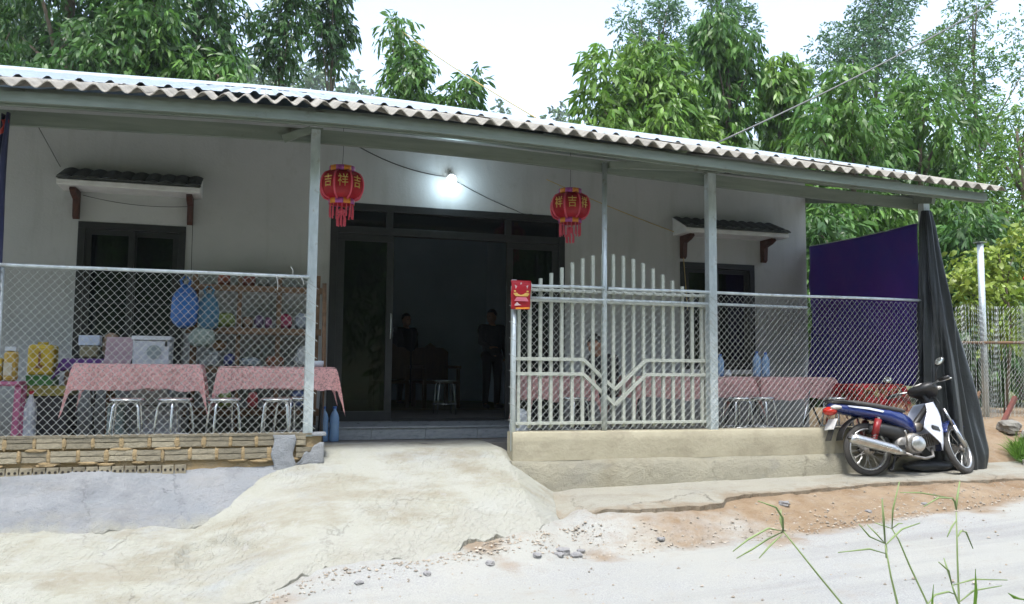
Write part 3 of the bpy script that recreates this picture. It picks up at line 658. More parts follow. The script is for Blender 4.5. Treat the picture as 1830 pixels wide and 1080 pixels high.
# ------------------------------------------------------------------ posts, fences, gate
def post(x, y, z0, z1, w, label, rnd=False, d=None, plate=True):
    t = thing('steel_post', label, 'post', (x, y, z0), group='porch posts')
    s = MB()
    if rnd: s.tube([(x, y, z0), (x, y, z1)], w/2, 14)
    else: s.bx(x-w/2, x+w/2, y-(d or w)/2, y+(d or w)/2, z0, z1)
    s.build('shaft', M['galv'], t, smooth=rnd, bevel=0 if rnd else .006)
    s = MB(); s.bx(x-w*.75, x+w*.75, y-w*.7, y+w*.7, z1, z1+.012); s.build('head_plate', M['purlin'], t)
    return t
post(.475, 7.985, .97, 3.835, .085, 'galvanised box post at the left side of the entrance ramp, up to the eave')
post(3.425, 7.985, .97, 3.76, .052, 'slim round galvanised post in front of the gate, up to the eave', rnd=True)
post(4.665, 7.985, .97, 3.735, .095, 'thick galvanised box post at the right end of the gate, up to the eave')
post(7.52, 7.99, .45, 3.60, .09, 'corner post half hidden in the black tarpaulin')
P_ = .067; ZP = .0735
def wire_mesh(z0, z1, p=P_, zp=ZP, r=.0021):
    n = int(round((z1-z0)/(zp/2))); s = MB(); pts = []
    for i in range(n+1):
        a = i % 2; pts.append((a*p/2*1.06 - (.0 if a else .06*p/2), (.0035 if a else -.0035), z0+(z1-z0)*i/n))
    s.tube(pts, r, 4, caps=False); return s.mesh('wire')
wl_ = wire_mesh(0, 1.41); wl_.materials.append(M['wire'])
wr_ = wire_mesh(0, 1.41, r=.0020); wr_.materials.append(M['wire'])
def chainlink(x0, x1, y, z0, ztop, parent, me=wl_):
    n = int((x1-x0)/(P_/2)); k = 0
    for i in range(n):
        o = bpy.data.objects.new('wire', me); COL.objects.link(o); o.parent = parent
        X = x0 + i*P_/2
        o.location = Vector((X, y+.006*nz(X, 1, 0, 1.2), z0+.006*nz(X, 3, 0, 2))) - WORLD[parent.name]
        if i % 2: o.rotation_euler = (0, 0, math.pi); o.location.x += P_/2
fl = thing('chain_link_fence', 'galvanised chain link fence panel on the yellow brick wall', 'fence', (-.8, 7.95, 1.0), group='chain link fences')
chainlink(-2.16, .50, 7.925, 1.005, 2.42, fl)
s = MB(); s.tube([(lerp(-3.2, .45, i/12), 7.935, 2.435+.004*nz(i*.5, 2)) for i in range(13)], .0165, 10); s.build('top_rail', M['galv'], fl, smooth=True)
s = MB(); s.tube([(-2.06, 7.95, .99), (-2.06, 7.95, 2.43)], .018, 10); s.build('end_post', M['galv'], fl, smooth=True)
fr_ = thing('chain_link_fence', 'galvanised chain link fence panel on the cream wall in front of the gate', 'fence', (5, 7.95, 1.0), group='chain link fences')
chainlink(2.47, 7.36, 7.925, 1.0, 2.42, fr_, wr_)
for a, c in ((2.43, 3.40), (3.45, 4.62), (4.71, 7.40)):
    s = MB(); s.tube([(lerp(a, c, i/6), 7.94, 2.437-.004*math.sin(i)) for i in range(7)], .0165, 10); s.build('top_rail', M['galv'], fr_, smooth=True)
s = MB(); s.tube([(2.44, 7.96, .80), (2.44, 7.96, 2.49)], .026, 12); s.build('end_post', M['galv'], fr_, smooth=True)
s = MB(); s.tube([(2.47, 7.975, 2.315), (4.0, 7.975, 2.318), (5.86, 7.975, 2.312)], .015, 10); s.build('middle_rail', M['galv'], fr_, smooth=True)
# tie wires on the posts
for (px, n) in ((.475, 9), (4.665, 9), (2.44, 8)):
    for i in range(n):
        zz = 1.08+i*.16; s = MB(); s.tube([(px-.06, 7.918, zz+.03), (px, 7.912, zz), (px+.06, 7.918, zz-.04)], .0028, 5); s.build('tie_wire', M['wire'], fl if px < 1 else fr_)
for (a, c) in (((.30, 2.45), (.28, 2.52)), ((.36, 2.44), (.40, 2.36)), ((.15, 2.44), (.17, 2.30))):
    s = MB(); s.tube([(a[0], 7.92, a[1]), ((a[0]+c[0])/2+.01, 7.90, (a[1]+c[1])/2), (c[0], 7.915, c[1])], .003, 5); s.build('tie_wire', M['plate'], fl)
gt = thing('steel_gate', 'pale painted tubular gate with arched bar tops and a V of double rails', 'gate', (3.55, 8.1, 1.0))
YG = 8.085
nb = 19; bars = [2.53 + i*(4.60-2.53)/(nb-1) for i in range(nb)]
for i, X in enumerate(bars):
    top = 2.47 + .345*math.sin(math.pi*max(0, min(1, (X-2.62)/(4.46-2.62))))**1.25 if 2.62 < X < 4.46 else 2.46
    s = MB(); s.bx(X-.0165, X+.0165, YG-.0165, YG+.0165, 1.015, top)
    s.build('bar', M['gate'], gt, bevel=.003)
for z in (2.405, 2.30, 1.06):
    s = MB(); s.bx(2.49, 4.645, YG-.046, YG-.018, z-.015, z+.015); s.build('rail', M['gate'], gt, bevel=.003)
for z, zv in ((1.705, 1.40), (1.555, 1.24)):
    s = MB(); s.bx(2.49, 3.22, YG-.046, YG-.018, z-.017, z+.017); s.build('rail', M['gate'], gt, bevel=.003)
    s = MB(); s.bx(3.92, 4.645, YG-.046, YG-.018, z-.017, z+.017); s.build('rail', M['gate'], gt, bevel=.003)
    s = MB(); s.bar((3.222, YG-.033, z-.004), (3.57, YG-.033, zv), .03, .034); s.build('rail', M['gate'], gt)
    s = MB(); s.bar((3.918, YG-.031, z-.004), (3.57, YG-.031, zv), .03, .034); s.build('rail', M['gate'], gt)
for X in (2.47, 4.655):
    s = MB(); s.bx(X-.02, X+.02, YG-.02, YG+.02, 1.0, 2.44); s.build('stile', M['gate'], gt, bevel=.003)
for X in bars[::1]:
    s = MB(); s.ell((X, YG-.055, 2.405), (.02, .014, .02), 10, 6); s.build('stud', M['gate'], gt, smooth=True)
# red paper packet hung on the end post
pk = thing('red_paper_packet', 'red and gold festive paper packet hung on the fence end post', 'decoration', (2.49, 7.9, 2.18))
s = MB(); s.grid(8, 10, lambda u, v: (2.385+.205*u+.01*nz(v*3, 1)-.012*v*(u-.5), 7.895-.012*math.sin(math.pi*u)-.012*math.sin(v*5), 2.475-.285*v)); s.build('packet', M['red'], pk, smooth=True, solid=.008)
pkpink = plain('packet_pink', (.62,.16,.22)); pkl = plain('packet_pale', (.62,.42,.42))
def pkbit(pts, m, y=7.872):
    s = MB(); s.plate(pts, y, y+.004); s.build('print', m, pk)
pkbit([(2.42, 2.43), (2.46, 2.41), (2.485, 2.46), (2.51, 2.41), (2.56, 2.43), (2.545, 2.385), (2.43, 2.385)], pkl)
pkbit([(2.41, 2.375), (2.565, 2.375), (2.56, 2.36), (2.415, 2.36)], M['gold']); pkbit([(2.405, 2.345), (2.43, 2.352), (2.55, 2.352), (2.575, 2.345), (2.55, 2.318), (2.43, 2.318)], M['gold'])
pkbit([(2.44, 2.31), (2.54, 2.31), (2.565, 2.27), (2.415, 2.27)], pkpink); pkbit([(2.42, 2.235), (2.445, 2.26), (2.47, 2.238), (2.49, 2.23), (2.42, 2.222)], pkl); pkbit([(2.43, 2.205), (2.57, 2.212), (2.58, 2.197), (2.43, 2.19)], M['orange'])
def add_text(txt, size, mat, parent, name, Mx, extrude=.0015):
    c = bpy.data.curves.new('t', 'FONT'); c.body = txt; c.size = size; c.extrude = extrude; c.align_x = 'CENTER'; c.align_y = 'CENTER'; c.resolution_u = 2
    o = bpy.data.objects.new('t', c); COL.objects.link(o); bpy.context.view_layer.update()
    dg = bpy.context.evaluated_depsgraph_get(); me = bpy.data.meshes.new_from_object(o.evaluated_get(dg)); bpy.data.objects.remove(o)
    me.transform(Mx); me.materials.clear(); me.materials.append(mat); me.name = name
    q = bpy.data.objects.new(name, me); COL.objects.link(q); q.parent = parent; return q
# ------------------------------------------------------------------ lanterns
def lantern(x, y, zc, rot, label, chars):
    t = thing('paper_lantern', label, 'lantern', (x, y, zc), (0, 0, rot), 'red festive lanterns')
    R0, H = .205, .135; n = 8
    def prof(v): a = lerp(-1, 1, v); return .115 + (R0-.115)*math.sqrt(max(0, 1-a*a))
    for k in range(n):
        a0, a1 = 2*math.pi*k/n, 2*math.pi*(k+1)/n
        s = MB()
        def f(u, v):
            z = lerp(-H, H, v); r = prof(v); p0 = Vector((math.cos(a0)*r, math.sin(a0)*r, z)); p1 = Vector((math.cos(a1)*r, math.sin(a1)*r, z)); p = p0.lerp(p1, u)
            sc = 1 - .05*math.sin(math.pi*u); return (p.x*sc, p.y*sc, z)
        s.grid(6, 10, f); pn = s.build('panel', M['red'], t, smooth=True, local=True)
        s = MB(); s.tube([(math.cos(a0)*(prof(v/10)+.004), math.sin(a0)*(prof(v/10)+.004), lerp(-H, H, v/10)) for v in range(11)], .0095, 6); s.build('rib', M['rib'], t, smooth=True, local=True)
        am = (a0+a1)/2; rm = R0*math.cos(math.pi/n)*.985
        Mx = Matrix.Translation((math.cos(am)*rm, math.sin(am)*rm, .015)) @ Matrix.Rotation(am+math.pi/2, 4, 'Z') @ Matrix.Rotation(R(90), 4, 'X') @ Matrix.Scale(1.25, 4, (0, 1, 0))
        add_text(chars[k % len(chars)], .10, M['gold'], t, 'gold_character', Mx, .004)
    for zz, hh in ((H, .05), (-H-.045, .05)):
        for k in range(10):
            a0, a1 = 2*math.pi*k/10, 2*math.pi*(k+1)/10
            s = MB(); s.grid(3, 1, lambda u, v: (math.cos(lerp(a0, a1, u))*.118, math.sin(lerp(a0, a1, u))*.118, zz+hh*v)); s.build('band_segment', M['orange' if k % 2 else 'violet'], t, smooth=True, local=True, solid=.004)
    s = MB(); s.lathe([(.116, H+.03), (.06, H+.055), (.012, H+.06)], 14); s.build('top_disc', M['red'], t, local=True)
    s = MB(); s.lathe([(.112, -H-.04), (.05, -H-.055), (.01, -H-.06)], 14); s.build('bottom_disc', M['red'], t, local=True)
    for k in range(16):
        a = 2*math.pi*k/16; L_ = .12+.02*random.random(); s = MB()
        s.tube([(math.cos(a)*.108, math.sin(a)*.108, -H-.045), (math.cos(a)*.110, math.sin(a)*.110, -H-.045-L_*.5), (math.cos(a)*.106, math.sin(a)*.106, -H-.045-L_)], [.004, .006, .008], 5); s.build('tassel', M['rib'], t, local=True)
    s = MB(); s.ell((0, 0, -H-.11), (.035, .035, .03), 12, 8); s.build('bead', M['rib'], t, smooth=True, local=True)
    for k in range(8):
        a = 2*math.pi*k/8+.2; s = MB(); s.tube([(math.cos(a)*.02, math.sin(a)*.02, -H-.13), (math.cos(a)*.042, math.sin(a)*.042, -H-.18), (math.cos(a)*.038, math.sin(a)*.038, -H-.25)], [.004, .006, .008], 5); s.build('tassel', M['rib'], t, local=True)
    t.scale = (1.1, 1.1, 1.08)
    s = MB(); s.tube([(0, 0, H+.05), (.006, 0, H+.2), (0, 0, (rz_(x, y)-zc)/1.08-.01)], .0025, 5); s.build('cord', M['black'], t, local=True)
    return t
lantern(.795, 8.7, 3.47, .35, 'red paper lantern with gold characters hanging beside the left box post', '吉祥')
lantern(3.39, 8.9, 3.46, .15, 'red paper lantern with gold characters hanging over the right door panel', '祥吉')
# ------------------------------------------------------------------ lit bulb and cables
bl = thing('light_bulb', 'lit white bulb on the wall above the doorway', 'lamp', (2.23, 9.93, 3.86))
def emis(name, c, st):
    m, N, L = new_mat(name); o = node(N, 'ShaderNodeOutputMaterial'); e = node(N, 'ShaderNodeEmission', Strength=st); e.inputs[0].default_value = c4(c); L.new(e.outputs[0], o.inputs[0]); return m
s = MB(); s.ell((2.23, 9.93, 3.91), (.058, .058, .062), 18, 12); s.build('globe', emis('bulb_glow', (.80, .93, 1.0), 6.0), bl, smooth=True)
s = MB(); s.lathe([(.03, 0), (.034, .03), (.02, .07), (.012, .09)], 14, (2.23, 9.975, 3.955), Matrix.Rotation(R(-40), 3, 'X')); s.build('socket', M['white'], bl, smooth=True)
pd = bpy.data.lights.new('bulb_light', 'POINT'); pd.energy = 3.6; pd.color = (.62, .84, 1.0); pd.shadow_soft_size = .05
po = bpy.data.objects.new('bulb_light', pd); COL.objects.link(po); po.parent = bl; po.location = (0, -.075, .02)
def cable(name, pts, r, mat, label, cat='cable', sag=0.0, n=14):
    s = MB(); P = []
    for a, c in zip(pts, pts[1:]):
        for i in range(n+1):
            t = i/n; p = Vector(a).lerp(Vector(c), t); p.z -= sag*4*t*(1-t); P.append(p)
    s.tube(P, r, 6); return tag(s.build(name, mat, smooth=True), label, cat)
yel = plain('yellow_cable', (.50,.36,.10)); drk = plain('dark_cable', (.05,.05,.045))
cable('wall_cable', [(.93, 9.9, 4.30), (2.18, 10.0, 3.96)], .007, drk, 'dark thin cable sagging along the wall to the bulb', sag=.08)
cable('wall_cable', [(2.27, 10.03, 3.94), (3.1, 10.04, 3.60), (3.3, 10.03, 3.57)], .004, drk, 'thin cable from the bulb down to the transom', sag=.02)
cable('wall_cable', [(3.45, 9.9, 4.0), (5.42, 10.02, 3.42), (5.46, 9.95, 2.4)], .005, yel, 'yellowish cable sloping across the wall to the right canopy bracket', sag=.02)
cable('wall_cable', [(-2.35, 10.03, 4.2), (-2.1, 10.03, 3.75)], .004, drk, 'thin dark cable above the left window canopy')
cable('wall_cable', [(-1.86, 10.0, 3.45), (-.73, 10.0, 3.40), (-.72, 10.0, 2.2)], .004, drk, 'thin wire looping under the left window canopy', sag=.05)
cable('overhead_cable', [(7.3, 12.2, 5.42), (16.6, 13.6, 10.6)], .016, plain('grey_cable', (.16,.16,.15)), 'long grey overhead cable rising from the roof to the upper right', sag=.15)
cable('overhead_cable', [(5.0, 13.3, 5.62), (3.0, 22.0, 11.0)], .011, yel, 'thin yellow overhead cable behind the roof against the white sky', sag=.1)
# ------------------------------------------------------------------ tables, cloths, stools
FZ = .83
def table(x0, x1, y0, y1, z, label):
    t = thing('folding_table', label, 'table', ((x0+x1)/2, (y0+y1)/2, FZ), group='folding tables on the porch')
    s = MB(); s.bx(x0, x1, y0, y1, z-.03, z-.004); s.build('table_top', M['rackwood'], t)
    for X in (x0+.12, x1-.12):
        for sg in (0, 1):
            s = MB(); s.tube([(X+.012*sg, y0+.06 if sg else y1-.06, FZ), (X+.012*sg, y1-.08 if sg else y0+.08, z-.03)], .011, 8); s.build('leg', M['black'], t, smooth=True)
    return t
def cloth(x0, x1, y0, y1, z, d, label, mat, hem=None, seed=0, name='tablecloth', cat='tablecloth', dj=.35):
    W, D = x1-x0, y1-y0; s = MB(); nu, nv = int((W+2*d)/.025), int((D+2*d)/.03)
    def f(u, v):
        a = -d+u*(W+2*d); c = -d+v*(D+2*d)
        ex = max(0, -a, a-W); ey = max(0, -c, c-D)
        X = min(max(a, 0), W); Y = min(max(c, 0), D); dr = ex+ey*(1 if ex == 0 else 1)
        dr *= 1 + .22*nz(a*2.3, c*2.3, seed) + .08*nz(a*9, c*9, seed)
        sx = -1 if a < 0 else 1; sy = -1 if c < 0 else 1; out = min(1, dr/.05)
        wv = (.016*math.sin((a if ey > 0 else c)*19+seed+2*nz(a*3, c*3, seed)) + .012*nz(a*11, c*11, seed))*min(1, dr/.12)
        m_ = min(ex, ey)
        if ex > 0: X += sx*(.012*out + .10*m_/d + (wv if ey == 0 else 0) + .10*ex*dj*(1-m_/d))
        if ey > 0: Y += sy*(.012*out + .10*m_/d + (wv if ex == 0 else 0) + .10*ey*dj*(1-m_/d))
        if ex > 0 and ey > 0:                         # corner fold folds onto the longer side
            k = m_/d; X += -sx*.02*k
        return (x0+X, y0+Y, z+.004 - dr + .003*nz(a*5, c*5, seed+2))
    s.grid(nu, nv, f); o = s.build(name, mat, smooth=True); tag(o, label, cat, 'tablecloths on the porch'); return o
table(-1.58, -.50, 8.47, 9.03, 1.615, 'folding table under the leftmost pink lace cloth')
cloth(-1.58, -.50, 8.47, 9.03, 1.615, .25, 'pink lace tablecloth on the leftmost table, in front of the white cooler', M['pink'], seed=1)
table(-.33, .76, 8.47, 9.03, 1.60, 'folding table under the pink cloth beside the left box post')
cloth(-.33, .76, 8.47, 9.03, 1.60, .235, 'pink lace tablecloth on the table behind the left box post', M['pink'], seed=2)
table(2.92, 3.62, 8.75, 9.3, 1.52, 'folding table seen through the left half of the gate')
cloth(2.92, 3.62, 8.75, 9.3, 1.52, .26, 'pink lace tablecloth seen through the left half of the gate', M['pink'], seed=3)
table(4.10, 5.58, 8.62, 9.2, 1.53, 'folding table behind the thick box post')
cloth(4.10, 5.58, 8.62, 9.2, 1.53, .25, 'pink lace tablecloth on the long table behind the thick box post', M['pink'], seed=4)
table(5.68, 6.70, 8.6, 9.2, 1.53, 'folding table under the rightmost pink cloth')
cloth(5.68, 6.70, 8.6, 9.2, 1.53, .25, 'pink lace tablecloth on the rightmost pink table, left of the motorbike', M['pink'], seed=5)
t_ = table(6.62, 7.30, 8.13, 8.52, 1.46, 'small table under the red cloth by the purple tarpaulin')
cloth(6.62, 7.30, 8.13, 8.52, 1.46, .33, 'red patterned cloth on the small table behind the motorbike', M['redlace'], seed=6)
def stool(name='steel_stool'):
    t = thing(name, 'x', 'stool', (0, 0, 0), group='steel stools')
    s = MB(); s.lathe([(.0, .452), (.135, .452), (.152, .456), (.156, .464), (.150, .474), (.12, .480), (.0, .480)], 22); s.build('seat', M['chrome'], t, smooth=True, local=True)
    for k in range(2):
        s = MB(); c_, s_ = math.cos(k*math.pi/2+.6), math.sin(k*math.pi/2+.6); P = []
        for a, z in ((-.185, 0), (-.165, .22), (-.145, .40), (-.125, .438), (-.09, .448), (.09, .448), (.125, .438), (.145, .40), (.165, .22), (.185, 0)):
            P.append((a*c_, a*s_, z-.004*k))
        s.tube(P, .0105, 8); s.build('leg', M['chrome'], t, smooth=True, local=True)
    s = MB(); s.tube([(math.cos(a*math.pi/9)*.168, math.sin(a*math.pi/9)*.168, .14) for a in range(19)], .007, 6); s.build('foot_ring', M['chrome'], t, smooth=True, local=True)
    return t
st0 = stool()
for i, (X, Y, rz, lb) in enumerate(((-1.10, 8.32, .2, 'steel stool under the front left of the leftmost table'), (-.70, 8.34, .9, 'steel stool under the right end of the leftmost table'), (-.27, 8.30, .5, 'steel stool in the gap between the two left tables'),
    (.20, 8.32, .1, 'steel stool under the second table, left of its neighbour'), (.36, 8.62, .8, 'steel stool at the back under the second table'), (5.24, 8.42, .3, 'steel stool just right of the thick box post'), (5.60, 8.48, .7, 'steel stool between the two tables right of the thick post'),
    (6.55, 8.38, .4, 'steel stool under the right end of the rightmost pink table'), (3.30, 8.52, .6, 'steel stool seen through the left half of the gate'))):
    o = st0 if i == 0 else copy_tree(st0); o.location = (X, Y, FZ); o.rotation_euler = (0, 0, rz); o['label'] = lb
st1 = copy_tree(st0); st1.location = (2.55, 11.6, .965); st1['label'] = 'steel stool inside the dark room behind the doorway'
st2 = copy_tree(st0); st2.location = (3.9, 9.28, FZ); st2['label'] = 'steel stool the seated person sits on behind the gate'
s = MB(); s.tube([(6.05, 8.40, FZ), (6.28, 8.52, 1.38)], .010, 8); tag(s.build('steel_tube', M['chrome'], smooth=True), 'slanted steel tube leaning under the rightmost pink table', 'tube')
# ------------------------------------------------------------------ left porch goods
def bottle(x, y, z, h, r, mat, capm, label, cat='bottle', grp='bottles on the porch', name='bottle'):
    t = thing(name, label, cat, (x, y, z), group=grp)
    s = MB(); s.lathe([(r*.9, 0), (r, .02*h), (r, .3*h), (r*.93, .36*h), (r, .42*h), (r, .68*h), (r*.75, .8*h), (r*.34, .9*h), (r*.33, .95*h)], 16, (x, y, z)); s.build('body', mat, t, smooth=True)
    s = MB(); s.lathe([(r*.40, .945*h), (r*.40, h), (r*.36, 1.01*h)], 14, (x, y, z)); s.build('cap', capm, t)
    return t
PET = pm('blue_plastic', (.30,.48,.72), (.24,.40,.66), scale=9, rough=.2, alpha=.75); capb = plain('blue_cap', (.05,.15,.5)); capw = plain('white_cap', (.7,.7,.7)); capr = plain('red_cap', (.5,.03,.04))
def boxt(name, x0, x1, y0, y1, z0, z1, mat, label, cat, parts=(), grp=None, bevel=.006):
    t = thing(name, label, cat, ((x0+x1)/2, (y0+y1)/2, z0), group=grp)
    s = MB(); s.bx(x0, x1, y0, y1, z0, z1); s.build('body', mat, t, bevel=bevel)
    for nm, (a, b_, c_, d_, e_, f_), m in parts:
        s = MB(); s.bx(a, b_, c_, d_, e_, f_); s.build(nm, m, t)
    return t
def bag(name, x, y, z, w, d, h, mat, label, cat='bag', grp=None, seed=0, knot=False):
    s = MB(); e = .62
    def fn(p):
        q = Vector([math.copysign(abs(c)**e, c) for c in p]); k = 1-.5*max(0, q.z)**2*(1 if knot else .25)
        o = Vector((seed*5.1, seed*2.3, 0)); r = 1+.13*mn.noise(q*2.4+o)+.10*mn.noise(q*6+o)
        return Vector((q.x*k*r, q.y*k*r, q.z*(1+.12*mn.noise(Vector((q.x*2.5, q.y, seed*3.3))))))
    s.ell((x, y, z+h*.5), (w/2, d/2, h/2), 22, 16, fn=fn)
    if knot:
        for sg in (-1, 1): s.tube([(x+sg*.02, y, z+h*.92), (x+sg*.05, y-.02, z+h*1.08), (x+sg*.01, y, z+h*1.18)], [.02, .012, .008], 6)
    return tag(s.build(name, mat, smooth=False), label, cat, grp)
yl = plain('yellow_plastic', (.60,.42,.03)); gn = plain('green_plastic', (.06,.22,.05)); mag = plain('pink_plastic', (.48,.13,.24)); dred = plain('dark_red', (.16,.02,.03)); cream = plain('cream_pack', (.52,.46,.33)); wplast = plain('white_plastic', (.62,.66,.70)); 
boxt('yellow_crate', -2.13, -1.90, 9.2, 9.45, 1.50, 1.80, yl, 'yellow bag with dark print standing on the green box', 'bag', (('print', (-2.03, -2.01, 9.192, 9.198, 1.60, 1.73), plain('brown_print', (.25,.1,.02))), ('print', (-2.05, -1.99, 9.192, 9.198, 1.57, 1.60), plain('brown_print', (.25,.1,.02))), ('handle', (-2.06, -1.97, 9.28, 9.32, 1.80, 1.825), yl)), bevel=.03)
boxt('green_box', -2.13, -1.89, 9.2, 9.45, 1.40, 1.498, gn, 'green box under the yellow bag at the left', 'box', (('lid', (-2.135, -1.885, 9.195, 9.455, 1.485, 1.4975), gn),))
boxt('low_cabinet', -2.2, -1.75, 9.18, 9.7, FZ, 1.30, plain('dark_cabinet', (.05,.05,.055)), 'low dark cabinet beneath the green box', 'cabinet', (('top', (-2.2, -1.75, 9.16, 9.7, 1.302, 1.398), plain('olive_top', (.35,.30,.07))),))
bottle(-2.03, 9.0, FZ, .52, .055, wplast, capr, 'white plastic jerrycan standing before the dark cabinet', 'jerrycan', None, 'jerrycan')
tb = thing('pink_stool', 'pink plastic stool at the left picture edge', 'stool', (-2.24, 9.0, FZ))
s = MB(); s.bx(-2.42, -2.10, 8.86, 9.14, 1.40, 1.445); s.build('seat', mag, tb, bevel=.02)
for X in (-2.39, -2.13):
    for Y in (8.89, 9.11):
        s = MB(); s.bar((X, Y, FZ), (X*.99-.01, 9.0+(Y-9)*.8, 1.41), .055, .04, (0, 1, 0)); s.build('leg', mag, tb)
pkg = boxt('snack_packet', -2.44, -2.27, 8.9, 9.02, 1.447, 1.66, yl, 'yellow packet with red and white letters on the pink stool', 'packet', (('label_patch', (-2.43, -2.28, 8.892, 8.898, 1.51, 1.59), plain('label_red', (.5,.03,.02))),), bevel=.02)
add_text('GI', .07, M['plate'], pkg, 'lettering', Matrix.Translation((.0, -.075, .103)) @ Matrix.Rotation(R(90), 4, 'X'))
boxt('snack_packet', -2.26, -2.15, 8.9, 9.02, 1.447, 1.73, plain('amber_pack', (.50,.33,.06)), 'tall amber jar shaped packet right of the yellow lettered packet', 'packet', (('label_patch', (-2.25, -2.18, 8.89, 8.896, 1.50, 1.62), cream), ('lid', (-2.25, -2.16, 8.91, 9.01, 1.732, 1.77), wplast)), bevel=.03)
# white cooler with pale panel, purple covered side table and things on it
ck = boxt('glass_cooler', -1.18, -.84, 9.12, 9.6, FZ, 1.86, plain('cooler_white', (.58,.62,.66)), 'white display cooler behind the leftmost table', 'cooler', (('door_seam', (-1.175, -.845, 9.112, 9.118, 1.20, 1.21), M['black']), ('lid', (-1.19, -.83, 9.10, 9.62, 1.862, 1.90), wplast), ('hinge', (-.88, -.86, 9.105, 9.118, 1.80, 1.85), M['black'])), bevel=.012)
s = MB(); s.lathe([(.0, -.003), (.065, -.003), (.07, 0)], 18, (-.98, 9.112, 1.74), Matrix.Rotation(R(90), 3, 'X')); s.build('emblem', plain('emblem_grey', (.30,.36,.36)), ck)
s = MB(); s.plate([(-1.44, 1.62), (-1.20, 1.62), (-1.13, 1.885), (-1.42, 1.885)], 9.14, 9.17); tag(s.build('pink_board', plain('pale_pink_board', (.46,.34,.38)), bevel=.004), 'pale pink board leaning left of the white cooler', 'board')
sdt = thing('side_table', 'small table with a purple cloth left of the pink board', 'table', (-1.58, 9.4, FZ))
s = MB(); s.bx(-1.82, -1.36, 9.2, 9.6, 1.63, 1.66); s.build('table_top', M['rackwood'], sdt)
for X in (-1.78, -1.40):
    for Y in (9.24, 9.56):
        s = MB(); s.bx(X-.018, X+.018, Y-.018, Y+.018, FZ, 1.63); s.build('leg', M['rackwood'], sdt)
cloth(-1.82, -1.36, 9.2, 9.6, 1.663, .12, 'purple cloth over the small side table', plain('purple_cloth', (.10,.035,.17), rough=.8), seed=9)
boxt('tissue_box', -1.68, -1.51, 9.24, 9.36, 1.675, 1.80, plain('olive_box', (.20,.18,.10)), 'tissue box with blue and white top on the purple cloth', 'box', (('tissue', (-1.69, -1.50, 9.23, 9.37, 1.802, 1.90), plain('tissue_blue', (.50,.58,.72))),), bevel=.02)
bag('plush_bundle', -1.42, 9.42, 1.67, .16, .14, .26, plain('tan_cloth', (.34,.22,.13)), 'tan bundle between the tissue box and the pink board', 'bundle', seed=3)
boxt('grey_bin', -1.36, -1.20, 8.95, 9.1, FZ, 1.22, plain('grey_tin', (.32,.40,.38)), 'grey tin standing under the leftmost table', 'tin', (('rim', (-1.365, -1.195, 8.945, 9.105, 1.222, 1.24), M['steel']),), bevel=.02)
boxt('white_carton', -1.06, -.70, 9.13-.12, 9.1, FZ+.1, 1.17, plain('carton_white', (.55,.56,.60)), 'white carton under the leftmost table before the cooler', 'carton', (('flap', (-1.06, -.70, 9.0, 9.008, 1.172, 1.19), wplast),))
# wooden goods rack
rk = thing('goods_rack', 'rough wooden rack of shelves against the wall behind the second table', 'shelf', (0, 9.8, FZ))
for X in (-.66, -.20, .22, .63):
    s = MB(); s.bar((X, 9.56, FZ), (X+.012, 9.57, 2.62), .045, .03, (0, 1, 0)); s.build('upright', M['rackwood'], rk)
    s = MB(); s.bar((X, 9.95, FZ), (X+.008, 9.95, 2.60), .045, .03, (0, 1, 0)); s.build('upright', M['rackwood'], rk)
for z in (2.46, 2.0, 1.58, 1.12):
    for k in range(3):
        s = MB(); s.bx(-.72, .68, 9.52+.155*k, 9.665+.155*k, z, z+.022); s.build('shelf_board', M['rackwood'], rk)
    s = MB(); s.bx(-.72, .68, 9.495, 9.517, z-.05, z+.018); s.build('shelf_edge', M['rackwood'], rk)
s = MB(); s.tube([(.66, 8.98, FZ), (.68, 8.97, 1.6), (.665, 8.96, 2.48)], .024, 8); tag(s.build('wooden_pole', M['rackwood'], smooth=True), 'rough brown wooden pole beside the left box post', 'pole')
BL = pm('blue_bag', (.05,.20,.55), (.03,.13,.42), scale=5, rough=.3, bump=.4, trans=.3)
bag('carrier_bag', -.73, 9.42, 2.0, .27, .16, .46, BL, 'bright blue carrier bag hanging at the left end of the rack', seed=1, knot=True)
bag('carrier_bag', -.50, 9.46, 1.98, .22, .14, .40, plain('teal_bag', (.07,.22,.34), trans=.3), 'teal carrier bag hanging beside the blue one', seed=2, knot=True)
bag('net_bag', -.55, 9.45, 1.80, .26, .12, .22, plain('pale_net', (.34,.42,.36), trans=.2), 'pale net bag below the teal carrier bag', seed=7, knot=True)
